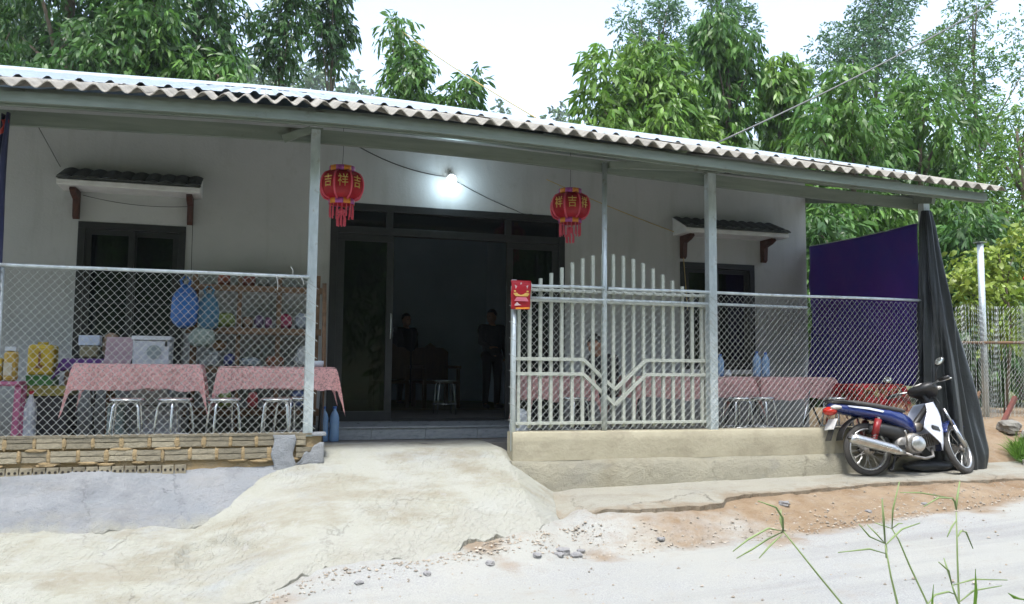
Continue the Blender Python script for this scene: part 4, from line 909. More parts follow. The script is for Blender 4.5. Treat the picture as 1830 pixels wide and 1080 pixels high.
goods = [(-.34, 2.02, .22, .17, (.30,.38,.10), 'yellow green packets left on the middle shelf'), (-.10, 2.02, .12, .13, (.30,.18,.10), 'brown packet on the middle shelf'), (.02, 2.02, .10, .15, (.16,.11,.20), 'dark violet packet on the middle shelf'),
         (.12, 2.02, .08, .13, (.25,.09,.20), 'mauve packet on the middle shelf'), (.30, 2.02, .15, .17, (.40,.04,.10), 'crimson packet on the middle shelf'), (.48, 2.02, .15, .18, (.36,.40,.46), 'silvery packet at the right of the middle shelf'),
         (.60, 2.02, .09, .14, (.12,.11,.10), 'dark packet at the right end of the middle shelf'), (-.36, 2.48, .13, .14, (.38,.10,.05), 'orange red packet on the top shelf'), (-.10, 2.48, .14, .13, (.30,.08,.05), 'rust packet on the top shelf'), (.06, 2.48, .12, .10, (.30,.30,.28), 'grey packet on the top shelf'),
         (-.48, 1.60, .20, .17, (.55,.60,.60), 'white packet on the lower shelf behind the table gap'), (-.28, 1.60, .12, .14, (.08,.10,.30), 'blue packet on the lower shelf'), (-.38, 1.77, .14, .12, (.28,.15,.06), 'brown bundle on top of the lower shelf packets'),
         (-.06, 1.60, .22, .10, (.34,.40,.42), 'pale tray bundle on the lower shelf'), (.20, 1.60, .20, .12, (.30,.10,.05), 'rust coloured bundle on the lower shelf'), (.52, 1.60, .20, .24, (.55,.57,.55), 'crumpled clear bag at the right of the lower shelf'),
         (-.30, 1.14, .16, .2, (.25,.33,.08), 'green packet on the bottom shelf'), (-.02, 1.14, .12, .18, (.42,.06,.06), 'red packet on the bottom shelf'), (.20, 1.14, .2, .14, (.14,.12,.10), 'dark packet on the bottom shelf'), (.48, 1.14, .2, .2, (.10,.14,.26), 'navy packet on the bottom shelf')]
for i, (X, z, w, h, c_, lb) in enumerate(goods):
    bag('goods_packet', X, 9.72, z+.003, w, .15, h, plain('packet_%d' % i, c_, rough=.35), lb, 'packet', 'goods on the wooden rack', seed=i+10)
bottle(.70, 9.05, FZ, .36, .05, PET, capb, 'left water bottle under the right end of the second pink cloth'); bottle(.81, 9.04, FZ, .36, .05, PET, capb, 'right water bottle under the right end of the second pink cloth')
s = MB(); s.lathe([(.045, 0), (.052, .03), (.05, .06)], 16, (.60, 8.6, 1.606)); tag(s.build('cup', wplast, smooth=True), 'small white cup on the second pink table', 'cup')
bottle(5.16, 8.85, 1.535, .28, .05, PET, capb, 'blue water bottle left on the long pink table'); bottle(5.24, 8.78, 1.535, .26, .045, PET, capb, 'second blue water bottle from the thick post')
bottle(5.78, 8.85, 1.535, .30, .05, PET, capb, 'left blue bottle near the middle of the right tables'); bottle(5.87, 8.80, 1.535, .29, .048, PET, capb, 'right blue bottle near the middle of the right tables')
s = MB(); s.lathe([(.03, 0), (.035, .03), (.012, .08)], 12, (5.30, 8.70, 1.535)); tag(s.build('cup', wplast, smooth=True), 'tiny white cup beside the bottles behind the thick post', 'cup')
bag('white_sack', 2.66, 8.45, FZ, .20, .18, .36, wplast, 'white plastic sack standing behind the fence end post', 'sack', seed=5)
# ------------------------------------------------------------------ tarpaulins
s = MB()
def purple(u, v):
    y = lerp(8.0, YW-.03, u); z = lerp(3.36, 1.42+.03*math.sin(u*7), v)
    return (7.43 + .06*math.sin(u*3.1)*math.sin(v*2.6) + .05*nz(u*5+v*2.5, v*1.4-u, 4, 1)*(.4+v) + .035*v*math.sin(u*9+v*2) + .02*nz(u*9+v*7, v*3, 8, 1), y, z + .02*math.sin(math.pi*u)*(v-1))
s.grid(50, 40, purple); tag(s.build('purple_tarpaulin', M['purple'], smooth=True, solid=.004), 'purple tarpaulin sheet hung between the house corner and the corner post', 'tarpaulin')
s = MB(); s.tube([(7.43, 8.0, 3.36), (7.43, 9.0, 3.345), (7.43, 10.03, 3.365)], .006, 5); tag(s.build('tarp_rope', M['wire']), 'pale rope along the top of the purple tarpaulin', 'rope')
s = MB()
def blackt(u, v):
    a = 2*math.pi*u
    ax, az = lerp(7.50, 7.72, v**1.1), lerp(3.50, .50, v)
    rx = pl([(0, .06), (.06, .10), (.3, .17), (.6, .26), (.85, .35), (.96, .40), (1, .38)], v); ry = rx*.62
    fold = 1 + (.17*math.sin(a*6+2.5*nz(v*2.2, 1)) + .13*math.sin(a*11+v*3+2*nz(v*3, 5)) + .06*math.sin(a*19+v*7) + .10*nz(math.cos(a)*3, math.sin(a)*3, v*3))*min(1, .35+v)*(1-.6*sst(.9, 1, v))
    X = ax + math.cos(a)*rx*fold; Y = 7.93 + math.sin(a)*ry*fold - .04*v
    z = az + .05*nz(math.cos(a)*2, math.sin(a)*2, 3)*v
    return (X, Y, z + (.04*math.cos(a*3) if v > .97 else 0))
s.grid(140, 60, blackt); tag(s.build('black_tarpaulin', M['blacktarp'], smooth=True), 'black tarpaulin gathered and hanging around the corner post', 'tarpaulin')
s = MB(); s.ell((7.25, 7.75, .56), (.34, .12, .07), 16, 8, fn=lambda p: p*(1+.2*mn.noise(p*3))); tag(s.build('tarp_tail', M['blacktarp'], smooth=True), 'loose tail of black tarpaulin lying on the walkway behind the motorbike', 'tarpaulin')
s = MB(); s.grid(8, 30, lambda u, v: (-2.12+.07*u-.03*math.sin(v*8)*.4-.04*v, 7.9+.05*math.sin(u*6+v*5), 3.72-2.7*v)); tag(s.build('blue_tarpaulin', plain('navy_tarp', (.02,.025,.08)), smooth=True, solid=.004), 'dark blue tarpaulin edge hanging at the far left of the porch', 'tarpaulin')
s = MB(); s.grid(6, 12, lambda u, v: (-2.115+.05*u+.01*math.sin(v*6), 7.885+.02*math.sin(u*5+v*3), 3.66-.13*v+.02*u)); tag(s.build('red_cloth', plain('red_cloth', (.40,.03,.02)), smooth=True, solid=.004), 'scrap of red cloth tied at the top left of the porch', 'cloth')
# ------------------------------------------------------------------ motorbike
def build_bike():
    t = thing('motorbike', 'blue and white underbone motorbike parked on the walkway by the black tarpaulin', 'motorbike', (6.40, 7.67, slabz(6.3)-.028))
    t.rotation_euler = (R(-8), 0, R(-6))
    AX = 1.17; HEAD = Vector((.84, 0, .72)); AXIS = Vector((-.45, 0, .89)).normalized()
    ST = Matrix.Translation(HEAD) @ Matrix.Rotation(R(30), 4, AXIS) @ Matrix.Translation(-HEAD)
    ID = Matrix.Identity(4)
    def B(mb, name, mat, par=t, smooth=True, X=ID, **k): mb.xf(X); return mb.build(name, mat, par, smooth=smooth, local=True, fix=True, **k)
    def wheel(cx, X, drum):
        c = Vector((cx, 0, .285)); Mx = Matrix.Rotation(R(90), 3, 'X'); s = MB()
        prof = [(.285-.036*(1-math.cos(a))+.0, .032*math.sin(a)) for a in np.linspace(-2.2, 2.2, 13)]
        s.lathe([(r, z) for r, z in prof], 48, c, Mx, cap=False); w = B(s, 'wheel', M['rubber'], X=X)
        s = MB(); s.lathe([(.212, -.027), (.228, -.027), (.224, -.02), (.214, -.012), (.214, .012), (.224, .02), (.228, .027), (.212, .027), (.206, .012), (.206, -.012), (.212, -.027)], 48, c, Mx, cap=False); B(s, 'rim', M['steel'], w, X=X)
        s = MB(); s.lathe([(.02, -.07), (.062 if drum else .04, -.055), (.072 if drum else .045, -.03), (.07 if drum else .03, .03), (.055, .05), (.02, .07)], 24, c, Mx); B(s, 'hub', M['alu'], w, X=X)
        s = MB()
        for k in range(32):
            a = 2*math.pi*k/32; b_ = a+.35*(1 if k % 2 else -1); y = .03*(1 if (k//2) % 2 else -1)
            s.tube([c+Vector((math.cos(a)*.05, y, math.sin(a)*.05)), c+Vector((math.cos(b_)*.21, y*.2, math.sin(b_)*.21))], .0018, 4, caps=False)
        B(s, 'spokes', M['steel'], w, False, X=X)
    wheel(0, ID, True); wheel(AX, ST, False)
    def loft(secs, n=18, p=2.6):
        s = MB(); v = []; f = []
        for (x, zc, hw, hh) in secs:
            for j in range(n):
                a = 2*math.pi*j/n; ca, sa = math.cos(a), math.sin(a)
                v.append((x, math.copysign(abs(ca)**(2/p), ca)*hw, zc + math.copysign(abs(sa)**(2/p), sa)*hh))
        for i in range(len(secs)-1):
            for j in range(n): f.append((i*n+j, i*n+(j+1) % n, (i+1)*n+(j+1) % n, (i+1)*n+j))
        f.append(tuple(range(n))); f.append(tuple((len(secs)-1)*n+j for j in range(n)))
        s.add(v, f); return s
    bd = B(loft([(-.43, .752, .030, .02), (-.40, .745, .06, .04), (-.30, .728, .095, .055), (-.12, .70, .125, .062), (.08, .672, .135, .07), (.25, .645, .13, .085), (.40, .60, .115, .10), (.52, .54, .085, .10), (.58, .50, .06, .08)]), 'side_body', M['blue'])
    for sg in (-1, 1):
        s = MB(); s.add([(-.26, sg*.114, .752), (-.02, sg*.137, .728), (.16, sg*.139, .69), (.14, sg*.140, .672), (-.03, sg*.139, .705), (-.24, sg*.113, .735)], [(0,1,2,3,4,5)]); B(s, 'decal', M['bikewhite'], bd, False, solid=.003)
    B(loft([(-.40, .79, .05, .016), (-.30, .795, .085, .028), (-.10, .775, .115, .036), (.10, .745, .13, .036), (.28, .715, .125, .036), (.42, .70, .10, .03), (.48, .695, .05, .015)]), 'seat', M['seat'])
    s = MB(); s.tube([(-.16, -.11, .775), (-.30, -.105, .80), (-.42, -.07, .81), (-.44, 0, .812), (-.42, .07, .81), (-.30, .105, .80), (-.16, .11, .775)], .010, 8); B(s, 'grab_rail', M['black'])
    s = MB(); s.ell((-.405, 0, .70), (.075, .085, .05), 18, 12); B(s, 'tail_light', M['lens_red'])
    for sg in (-1, 1):
        s = MB(); s.ell((-.37, sg*.075, .735), (.07, .03, .024), 14, 9); B(s, 'turn_signal', M['lens_clear'])
    s = MB()
    s.grid(14, 8, lambda u, v: ((lambda a, w: (math.cos(a)*.325*(1-.0*u)-.01, (v-.5)*w, .285+math.sin(a)*.325+.03))(R(lerp(75, 168, u)), .15*(1-.2*u)))); B(s, 'rear_fender', M['black'], solid=.004)
    s = MB(); s.box((-.41, 0, .555), (.012, .17, .13), Matrix.Rotation(R(28), 3, 'Y')); B(s, 'number_plate', M['plate'], smooth=False)
    s = MB(); s.bar((-.36, 0, .62), (-.46, 0, .38), .10, .012, (1, 0, 0)); B(s, 'mud_flap', M['black'], smooth=False)
    for sg in (-1, 1):
        s = MB(); s.bar((.40, sg*.095, .30), (-.03, sg*.095, .285), .025, .045); B(s, 'swingarm', M['black'], smooth=False)
        sh = MB(); sh.tube([(-.02, sg*.12, .31), (.10, sg*.115, .62)], .016, 10); shk = B(sh, 'shock_absorber', M['steel'])
        s = MB(); P = []
        for k in range(90):
            q = k/89; a = q*2*math.pi*9; b_ = Vector((-.002, sg*.12, .35)).lerp(Vector((.085, sg*.115, .58)), q); P.append(b_+Vector((math.cos(a)*.03, math.sin(a)*.03, 0)))
        s.tube(P, .006, 5); B(s, 'spring', M['redshock'], shk)
        s = MB(); s.tube([(.03, sg*.118, .44), (.092, sg*.115, .60)], [.036, .037], 12); B(s, 'spring_cover', M['redshock'], shk)
    mf = MB(); mf.tube([(.34, -.15, .235), (.25, -.165, .255), (.1, -.175, .295), (-.08, -.18, .34), (-.26, -.182, .385), (-.31, -.182, .398)], [.022, .040, .050, .055, .052, .044], 16); mf = B(mf, 'muffler', M['steel'])
    s = MB(); s.tube([(-.30, -.182, .395), (-.335, -.182, .404)], .018, 12); B(s, 'tail_pipe', M['black'], mf)
    s = MB(); s.grid(10, 4, lambda u, v: (lerp(.22, -.28, u), -.18-.062*math.cos(R(lerp(-20, 75, v))), lerp(.262, .39, u)+.062*math.sin(R(lerp(-20, 75, v))))); B(s, 'heat_shield', M['steel'], mf, solid=.003)
    s = MB(); s.tube([(.74, -.06, .29), (.72, -.10, .20), (.60, -.13, .175), (.45, -.145, .20), (.34, -.15, .235)], .016, 10); B(s, 'exhaust_pipe', M['alu'], mf)
    Mx = Matrix.Rotation(R(90), 3, 'X')
    en = MB(); en.lathe([(.08, -.125), (.115, -.115), (.125, -.09), (.13, .0), (.125, .09), (.115, .115), (.08, .125)], 26, (.50, 0, .33), Mx); en = B(en, 'engine', M['alu'])
    s = MB(); s.lathe([(.06, -.11), (.08, -.10), (.085, 0), (.085, .09), (.06, .1)], 22, (.385, 0, .325), Mx); B(s, 'gearbox', M['alu'], en)
    s = MB(); s.lathe([(.0, .0), (.075, .0), (.085, .012), (.085, .03)], 24, (.53, -.155, .335), Matrix.Rotation(R(-90), 3, 'X')); B(s, 'clutch_cover', M['steel'], en)
    for k in range(6):
        s = MB(); s.box((.63+.026*k, 0, .365+.004*k), (.012, .16, .14), Matrix.Rotation(R(-8), 3, 'Y')); B(s, 'cooling_fin', M['alu'], en, False, bevel=.003)
    s = MB(); s.box((.80, 0, .385), (.07, .13, .12), Matrix.Rotation(R(-8), 3, 'Y')); B(s, 'cylinder_head', M['alu'], en, False, bevel=.01)
    s = MB(); s.tube([(.80, 0, .76), (.62, 0, .56), (.45, 0, .47), (.20, 0, .56)], [.03, .035, .035, .03], 10); B(s, 'frame_tube', M['black'])
    B(loft([(.02, .50, .075, .05), (.16, .50, .10, .075), (.34, .46, .10, .085), (.48, .45, .08, .07)]), 'side_cover', M['black'])
    s = MB(); s.ell((.62, 0, .52), (.09, .06, .06), 14, 10); B(s, 'carburettor', M['alu'])
    # leg shield: U-shaped section, white wings and a blue centre
    def shield(u, v):
        a = (u-.5)*2; z = lerp(.80, .26, v)
        xr = pl([(0, .70), (.2, .66), (.4, .60), (.52, .58), (.7, .70), (.85, .80), (1, .84)], v)
        xf = pl([(0, .86), (.3, .915), (.6, .925), (.85, .90), (1, .875)], v)
        w = pl([(0, .10), (.15, .155), (.45, .19), (.75, .165), (1, .11)], v)
        k = abs(a)**1.7
        return (lerp(xf, xr, k) + .0, math.copysign(w*abs(a)**.62, a), z - .03*k*(1-v))
    for nm, m, ua, ub in (('leg_shield', 'bikewhite', 0, .36), ('front_cover', 'blue', .36, .64), ('leg_shield', 'bikewhite', .64, 1)):
        s = MB(); s.grid(14, 26, lambda u, v: shield(lerp(ua, ub, u), v)); B(s, nm, M[m], solid=.008)
    for sg in (0, 1):
        s = MB(); s.grid(8, 4, lambda u, v: (lambda p: (p[0], p[1]+(.010 if sg else -.010), p[2]))(shield(lerp(.10, .23, u) if not sg else lerp(.9, .77, u), lerp(.47, .56, v)+.05*(u if True else 0)))); B(s, 'vent', M['black'], solid=.004)
    # front fender, fork, handlebar (steered)
    s = MB()
    s.grid(16, 8, lambda u, v: ((lambda a: (AX+math.cos(a)*(.312+.012*math.cos((v-.5)*math.pi)), (v-.5)*.13, .285+math.sin(a)*(.312+.012*math.cos((v-.5)*math.pi))))(R(lerp(28, 150, u))))); B(s, 'front_fender', M['blue'], X=ST, solid=.005)
    for sg in (-1, 1):
        fk = MB(); fk.tube([(AX, sg*.085, .285), (AX-.12, sg*.085, .525)], .022, 12); fk.tube([(AX-.11, sg*.085, .505), (AX-.215, sg*.085, .71)], .014, 12); B(fk, 'fork', M['steel'], X=ST)
        s = MB(); s.bar((AX-.03, sg*.097, .36), (AX-.14, sg*.097, .58), .03, .012, (0, 1, 0)); B(s, 'fork_cover', M['blue'], X=ST, smooth=False)
    s = MB(); s.tube([(.90, 0, .64), (.83, 0, .78), (.78, 0, .90)], .028, 12); B(s, 'steering_stem', M['black'], X=ST)
    hb = loft([(.66, .935, .05, .02), (.69, .94, .13, .045), (.76, .945, .165, .062), (.84, .93, .15, .075), (.90, .915, .11, .07), (.93, .905, .07, .05)]); hb = B(hb, 'handlebar_cover', M['black'], X=ST)
    s = MB(); s.ell((.895, 0, .905), (.055, .085, .055), 16, 10); B(s, 'headlight', M['lens_clear'], hb, X=ST)
    s = MB(); s.lathe([(.0, .012), (.045, .012), (.05, 0)], 16, (.715, 0, .985), Matrix.Rotation(R(-20), 3, 'Y')); B(s, 'speedometer', M['lens_clear'], hb, X=ST)
    for sg in (-1, 1):
        s = MB(); s.tube([(.76, sg*.12, .95), (.73, sg*.22, .965), (.70, sg*.26, .965)], .012, 8); B(s, 'handlebar', M['steel'], X=ST)
        s = MB(); s.tube([(.705, sg*.25, .965), (.675, sg*.37, .955)], [.018, .019], 10); B(s, 'grip', M['black'], X=ST)
        s = MB(); s.tube([(.75, sg*.22, .96), (.755, sg*.29, .955), (.735, sg*.37, .95)], [.008, .007, .009], 6); B(s, 'brake_lever', M['steel'], X=ST)
        s = MB(); s.ell((.86, sg*.14, .925), (.04, .04, .022), 12, 8); B(s, 'turn_signal', M['lens_clear'], X=ST)
        s = MB(); s.tube([(.73, sg*.20, .975), (.725, sg*.235, 1.06), (.715, sg*.29, 1.13)], .006, 6); mr_ = B(s, 'mirror_stem', M['black'], X=ST)
        s = MB(); s.ell((.71, sg*.315, 1.16), (.014, .062, .042), 16, 10, Matrix.Rotation(sg*R(18), 3, 'X')); B(s, 'mirror', M['black'], mr_, X=ST)
        s = MB(); s.ell((.698, sg*.315, 1.16), (.006, .054, .036), 16, 10, Matrix.Rotation(sg*R(18), 3, 'X')); B(s, 'mirror_glass', M['mirror'], mr_, X=ST)
        s = MB(); s.tube([(.44, sg*.06, .215), (.44, sg*.27, .235)], .013, 8); B(s, 'foot_peg', M['rubber'])
        s = MB(); s.tube([(.02, sg*.10, .35), (-.03, sg*.20, .345)], .013, 8); B(s, 'foot_peg', M['rubber'])
    s = MB(); s.tube([(.42, .08, .20), (.36, .20, .075), (.35, .225, .045)], .011, 8); s.box((.35, .23, .040), (.07, .04, .012)); B(s, 'side_stand', M['black'], smooth=False)
    s = MB(); s.tube([(.30, -.05, .23), (.20, -.10, .055), (.17, -.10, .06)], .013, 8); B(s, 'main_stand', M['black'])
    s = MB(); s.tube([(.40, -.13, .33), (.37, -.17, .43), (.33, -.21, .47)], .010, 8); B(s, 'kick_starter', M['steel'])
    s = MB(); s.plate([(.45, .33), (.30, .36), (.0, .335), (-.05, .285), (.0, .24), (.3, .245), (.45, .27)], .115, .14); B(s, 'chain_case', M['black'], smooth=False)
    s = MB(); s.tube([(.84, -.03, .86), (.80, -.05, .75), (.72, -.06, .60), (.66, -.05, .5)], .006, 6); B(s, 'cable', M['black'])
    for k in range(3):
        s = MB(); s.tube([(.86, -.05+.04*k, .86), (.88, -.10+.09*k, .78), (.82, -.06+.06*k, .70)], .006, 6); B(s, 'cable', M['black'])
    return t
build_bike()
# ------------------------------------------------------------------ vegetation
def leaf_mat(name, c1, c2, rough=.42, trans=.32, island=.38, scale=.9):
    return pm(name, c1, c2, scale=scale, rough=rough, trans=trans, island=island, spec=.45, rvar=0, lo=.38, hi=.62)
LM = {'dark': leaf_mat('leaf_dark', (.038,.105,.022), (.075,.165,.034)), 'mid': leaf_mat('leaf_mid', (.060,.155,.025), (.125,.245,.042)),
      'bright': leaf_mat('leaf_bright', (.09,.205,.026), (.175,.30,.045)), 'pale': leaf_mat('leaf_pale', (.065,.155,.060), (.105,.20,.075)), 'yellow': leaf_mat('leaf_yellow', (.19,.29,.035), (.28,.35,.06)),
      'far': leaf_mat('leaf_far', (.055,.12,.035), (.09,.15,.045), trans=.15, scale=.1), 'weed': leaf_mat('leaf_weed', (.24,.33,.12), (.34,.42,.20), trans=.3, scale=4)}
def norm(a): return a/np.maximum(1e-9, np.linalg.norm(a, axis=1, keepdims=True))
def leaf_mesh(name, P, D, L, W, mat, rg, bend=.25):
    N = len(P); D = norm(D); S = norm(np.cross(D, norm(rg.normal(size=(N, 3))))); down = np.zeros((N, 3)); down[:, 2] = -1
    L = L[:, None]; W = W[:, None]; Nn = np.cross(S, D)
    D2 = norm(D+down*bend); c1 = P+D*L*.30; c2 = c1+D2*L*.38; D3 = norm(D2+down*bend); tip = c2+D3*L*.34
    f = Nn*W*.25
    V = np.stack([P, c1+S*W*.5+f, c1-S*W*.5+f, c2+S*W*.42+f, c2-S*W*.42+f, tip], 1).reshape(-1, 3)
    pat = np.array([0, 2, 1, 1, 2, 4, 3, 3, 4, 5]); loops = (np.arange(N)[:, None]*6+pat[None]).reshape(-1)
    st = (np.arange(N)[:, None]*10+np.array([0, 3, 7])[None]).reshape(-1); tot = np.tile([3, 4, 3], N)
    me = bpy.data.meshes.new(name); me.vertices.add(N*6); me.vertices.foreach_set('co', V.astype(np.float32).reshape(-1))
    me.loops.add(len(loops)); me.loops.foreach_set('vertex_index', loops.astype(np.int32)); me.polygons.add(N*3)
    me.polygons.foreach_set('loop_start', st.astype(np.int32)); me.polygons.foreach_set('loop_total', tot.astype(np.int32))
    me.update(calc_edges=True); me.materials.append(mat); return me
def crown_points(clumps, n, rg, droop=.7, twig=.35, out=.6, rnd=.45, per=7):
    C = np.array([c[:3] for c in clumps]); Rr = np.array([[c[3], c[3], c[4]] for c in clumps]); vol = (Rr[:, 0]**2*Rr[:, 2])**.7; pr = vol/vol.sum()
    m = n//per; idx = rg.choice(len(C), m, p=pr); u = norm(rg.normal(size=(m, 3))); r = rg.random(m)**.42
    T = C[idx]+u*Rr[idx]*r[:, None]; od = norm(u*np.array([1, 1, .5])+rg.normal(size=(m, 3))*.3)
    k = np.arange(per)/per; P = (T[:, None, :]+od[:, None, :]*(k[None, :, None]*twig)).reshape(-1, 3); P[:, 2] -= np.tile(k**2, m)*twig*.35
    O = np.repeat(od, per, 0); D = O*out+rg.normal(size=P.shape)*rnd; D[:, 2] -= droop; return P, D
def trunk_mb(x, y, z0, z1, r, rg, limbs, lean=.0):
    s = MB(); k = 9; P = []; 
    for i in range(k):
        t = i/(k-1); P.append((x+lean*t+.09*math.sin(t*5+x), y+.08*math.sin(t*4+y), lerp(z0, z1, t)))
    s.tube(P, [lerp(r, r*.25, i/(k-1)) for i in range(k)], 10)
    for (cx, cy, cz) in limbs:
        t = max(.25, min(.9, (cz-z0)/(z1-z0)-.12)); b = Vector(P[int(t*(k-1))]); c = Vector((cx, cy, cz)); mid = b.lerp(c, .5)+Vector((0, 0, .12))
        s.tube([b, mid, c], [r*.34, r*.22, r*.08], 6)
    return s
TREES = 'trees behind the house'
def tree(x, y, zlo, zhi, Rw, n, ll, mat, label, seed, z0=.9, tr=.12, nc=22, shape='round', droop=.75, crs=.34, name='leafy_tree', grp=TREES, extra=(), lw=.24, twig=.35, cat='tree', per=7, bend=.25):
    rg = np.random.default_rng(seed); t = thing(name, label, cat, (x, y, z0), group=grp); cl = []
    for i in range(nc):
        q = (i+rg.random())/nc; env = {'round': math.sqrt(max(.05, 1-(2*q-1)**2)), 'cone': (1.05-q)**.8, 'col': .75+.25*math.sin(q*9), 'umb': .35+.65*q}[shape]
        a = rg.random()*6.28; rr = Rw*env*(rg.random()**.5)*.78; k = crs*Rw*(.7+.6*rg.random())*(.55+.45*env)
        cl.append((x+math.cos(a)*rr, y+math.sin(a)*rr, lerp(zlo+k*.5, zhi-k*.6, q), k, k*1.15))
    cl += list(extra)
    P, D = crown_points(cl, int(n*1.75), rg, droop, twig, per=per); L = ll*(.45+.85*rg.random(len(P))); W = L*lw*(.8+.4*rg.random(len(P)))
    me = leaf_mesh('crown', P-np.array([x, y, z0]), D, L, W, LM[mat], rg, bend); o = bpy.data.objects.new('crown', me); COL.objects.link(o); o.parent = t; o['kind'] = 'stuff'
    trunk_mb(x, y, z0, zlo+(zhi-zlo)*.85, tr, rg, [c[:3] for c in cl[::2]]).build('trunk', M['bark'], t, smooth=True); return t
# left group
tree(-4.3, 21, 4.5, 13.4, 2.5, 11000, .27, 'dark', 'big dense dark tree above the left end of the roof', 1, tr=.2, nc=34)
tree(-1.8, 22.5, 8.0, 13.8, 1.5, 5200, .25, 'dark', 'tree with sky gaps in its crown right of the big dark left tree', 2, nc=26, crs=.30)
tree(-2.35, 20.2, 5.6, 10.9, 1.05, 3400, .28, 'mid', 'lighter green drooping tree just right of the big dark tree', 3, nc=16)
tree(-.95, 19.5, 5.2, 8.7, 1.15, 3200, .26, 'mid', 'low bushy tree above the roof below the gappy tree', 4, nc=16)
tree(-6.6, 19.5, 5.2, 8.3, 1.5, 3000, .22, 'yellow', 'bright yellow green bush at the far left above the roof', 5, nc=14, name='bush', cat='bush')
tree(-7.0, 24, 6.5, 14.0, 2.2, 6500, .24, 'mid', 'mid green tree at the far left picture edge', 6, nc=18)
tree(.45, 24, 9.6, 13.4, .70, 2000, .25, 'dark', 'slim tree with dark crown left of the pair near the sky gap', 7, tr=.07, nc=16, crs=.5)
tree(1.95, 25, 10.6, 14.3, .92, 2500, .25, 'dark', 'slim tree with bare pale trunk and rounded crown, right of its twin', 8, tr=.08, nc=18, crs=.45)
tree(3.30, 21, 7.9, 10.75, .72, 1500, .25, 'mid', 'small isolated tree against the white sky left of centre', 9, tr=.05, nc=13, crs=.46, extra=[(3.75, 21, 8.5, .42, .45)])
tree(3.5, 21.5, 6.5, 8.25, 1.0, 1300, .25, 'mid', 'low shrub under the small isolated tree on the roof line', 10, nc=8, name='bush', cat='bush')
tree(5.1, 21, 7.3, 9.55, .62, 1000, .26, 'mid', 'smallest isolated tree right of the isolated one, at the roof line', 11, tr=.04, nc=9, crs=.48)
# right group
tree(9.3, 19, 5.0, 9.9, 1.55, 6800, .30, 'bright', 'bright yellow green dense tree right of the sky gap', 12, nc=26, extra=[(8.0, 18.6, 7.9, .7, 1.0), (7.9, 18.6, 8.9, .42, .6), (10.5, 19, 7.2, .8, 1.2)], tr=.12)
tree(11.7, 19, 5.0, 11.0, .82, 4200, .30, 'mid', 'tall narrow columnar tree right of the bright dense tree', 13, shape='col', nc=22, crs=.5, droop=1.1)
tree(13.3, 19, 5.0, 10.1, .68, 3300, .30, 'bright', 'shorter narrow columnar tree with lighter crown top', 14, shape='col', nc=18, crs=.52, droop=1.1)
tree(11.5, 14.2, 1.6, 7.95, 1.15, 6200, .24, 'mid', 'broad dark leaved tree rising over the right end of the roof', 15, nc=30, shape='round', crs=.4, lw=.25, extra=[(10.4, 13.6, 4.3, .7, .8), (10.8, 13.2, 3.2, .8, .9), (10.6, 14, 6.3, .45, .6)])
tree(13.7, 14.6, 1.8, 8.2, 1.4, 7200, .24, 'mid', 'bushy tree with bright leaf tips right of the broad dark one', 16, nc=30, crs=.38, lw=.25, extra=[(12.4, 14, 3.2, .9, 1.0), (13.4, 13.4, 3.9, 1.0, 1.0)])
tree(16.6, 14.8, 1.8, 8.2, 1.5, 6500, .15, 'bright', 'feathery bright green tree at the right picture edge', 17, nc=26, crs=.38, droop=.3)
tree(12.8, 12.4, .95, 4.6, 1.2, 4200, .22, 'dark', 'dark shrub behind the right end of the purple tarpaulin', 18, nc=16, crs=.42, name='bush', cat='bush', lw=.25)
tree(15.0, 12.6, .95, 5.0, 1.4, 4200, .22, 'mid', 'dark green shrub behind the flowering bush at the right', 19, nc=16, crs=.42, name='bush', cat='bush', lw=.25)
tree(9.6, 12.4, .95, 4.5, 1.0, 3000, .22, 'dark', 'dark shrub seen over the purple tarpaulin beside the house corner', 20, nc=14, crs=.42, name='bush', cat='bush', lw=.25)
for i, (x, y, zl, zh, rw, n, lb, mt) in enumerate(((15.2, 30, 10.5, 16.8, 2.9, 11000, 'airy pale tree behind the columnar trees', 'pale'), (18.6, 31, 11, 18.5, 2.2, 7500, 'airy pale tree top left of the overhead cable', 'pale'),
                                               (26.0, 30, 10.5, 19, 3.6, 15000, 'tall airy tree with thin dark trunk at the upper right', 'pale'), (31.5, 30, 9, 19.5, 3.2, 12000, 'tall airy tree at the upper right picture corner', 'mid'))):
    tree(x, y, zl, zh, rw, n, .15, mt, lb, 40+i, tr=.16, nc=30, crs=.24, droop=.15, lw=.42, twig=.5, per=10, bend=.1)
# trees across the road, behind the camera (mirrored in the dark panes)
bt = tree(-3, -6, .3, 10.5, 2.6, 7000, .36, 'mid', 'dense tree across the road, first of the row', 60, z0=0, nc=26, grp='trees across the road')
for i, (x, y, k) in enumerate(((1.0, -6.5, 'second'), (5, -6, 'third'), (9, -6.6, 'fourth'), (13, -5.5, 'fifth'), (-7, -5.5, 'sixth'), (-11, -4.5, 'seventh'), (17, -4.6, 'eighth'))):
    o = copy_tree(bt); o.location = (x, y, 0); o.rotation_euler = (0, 0, i*1.3); o['label'] = 'dense tree across the road, %s of the row' % k
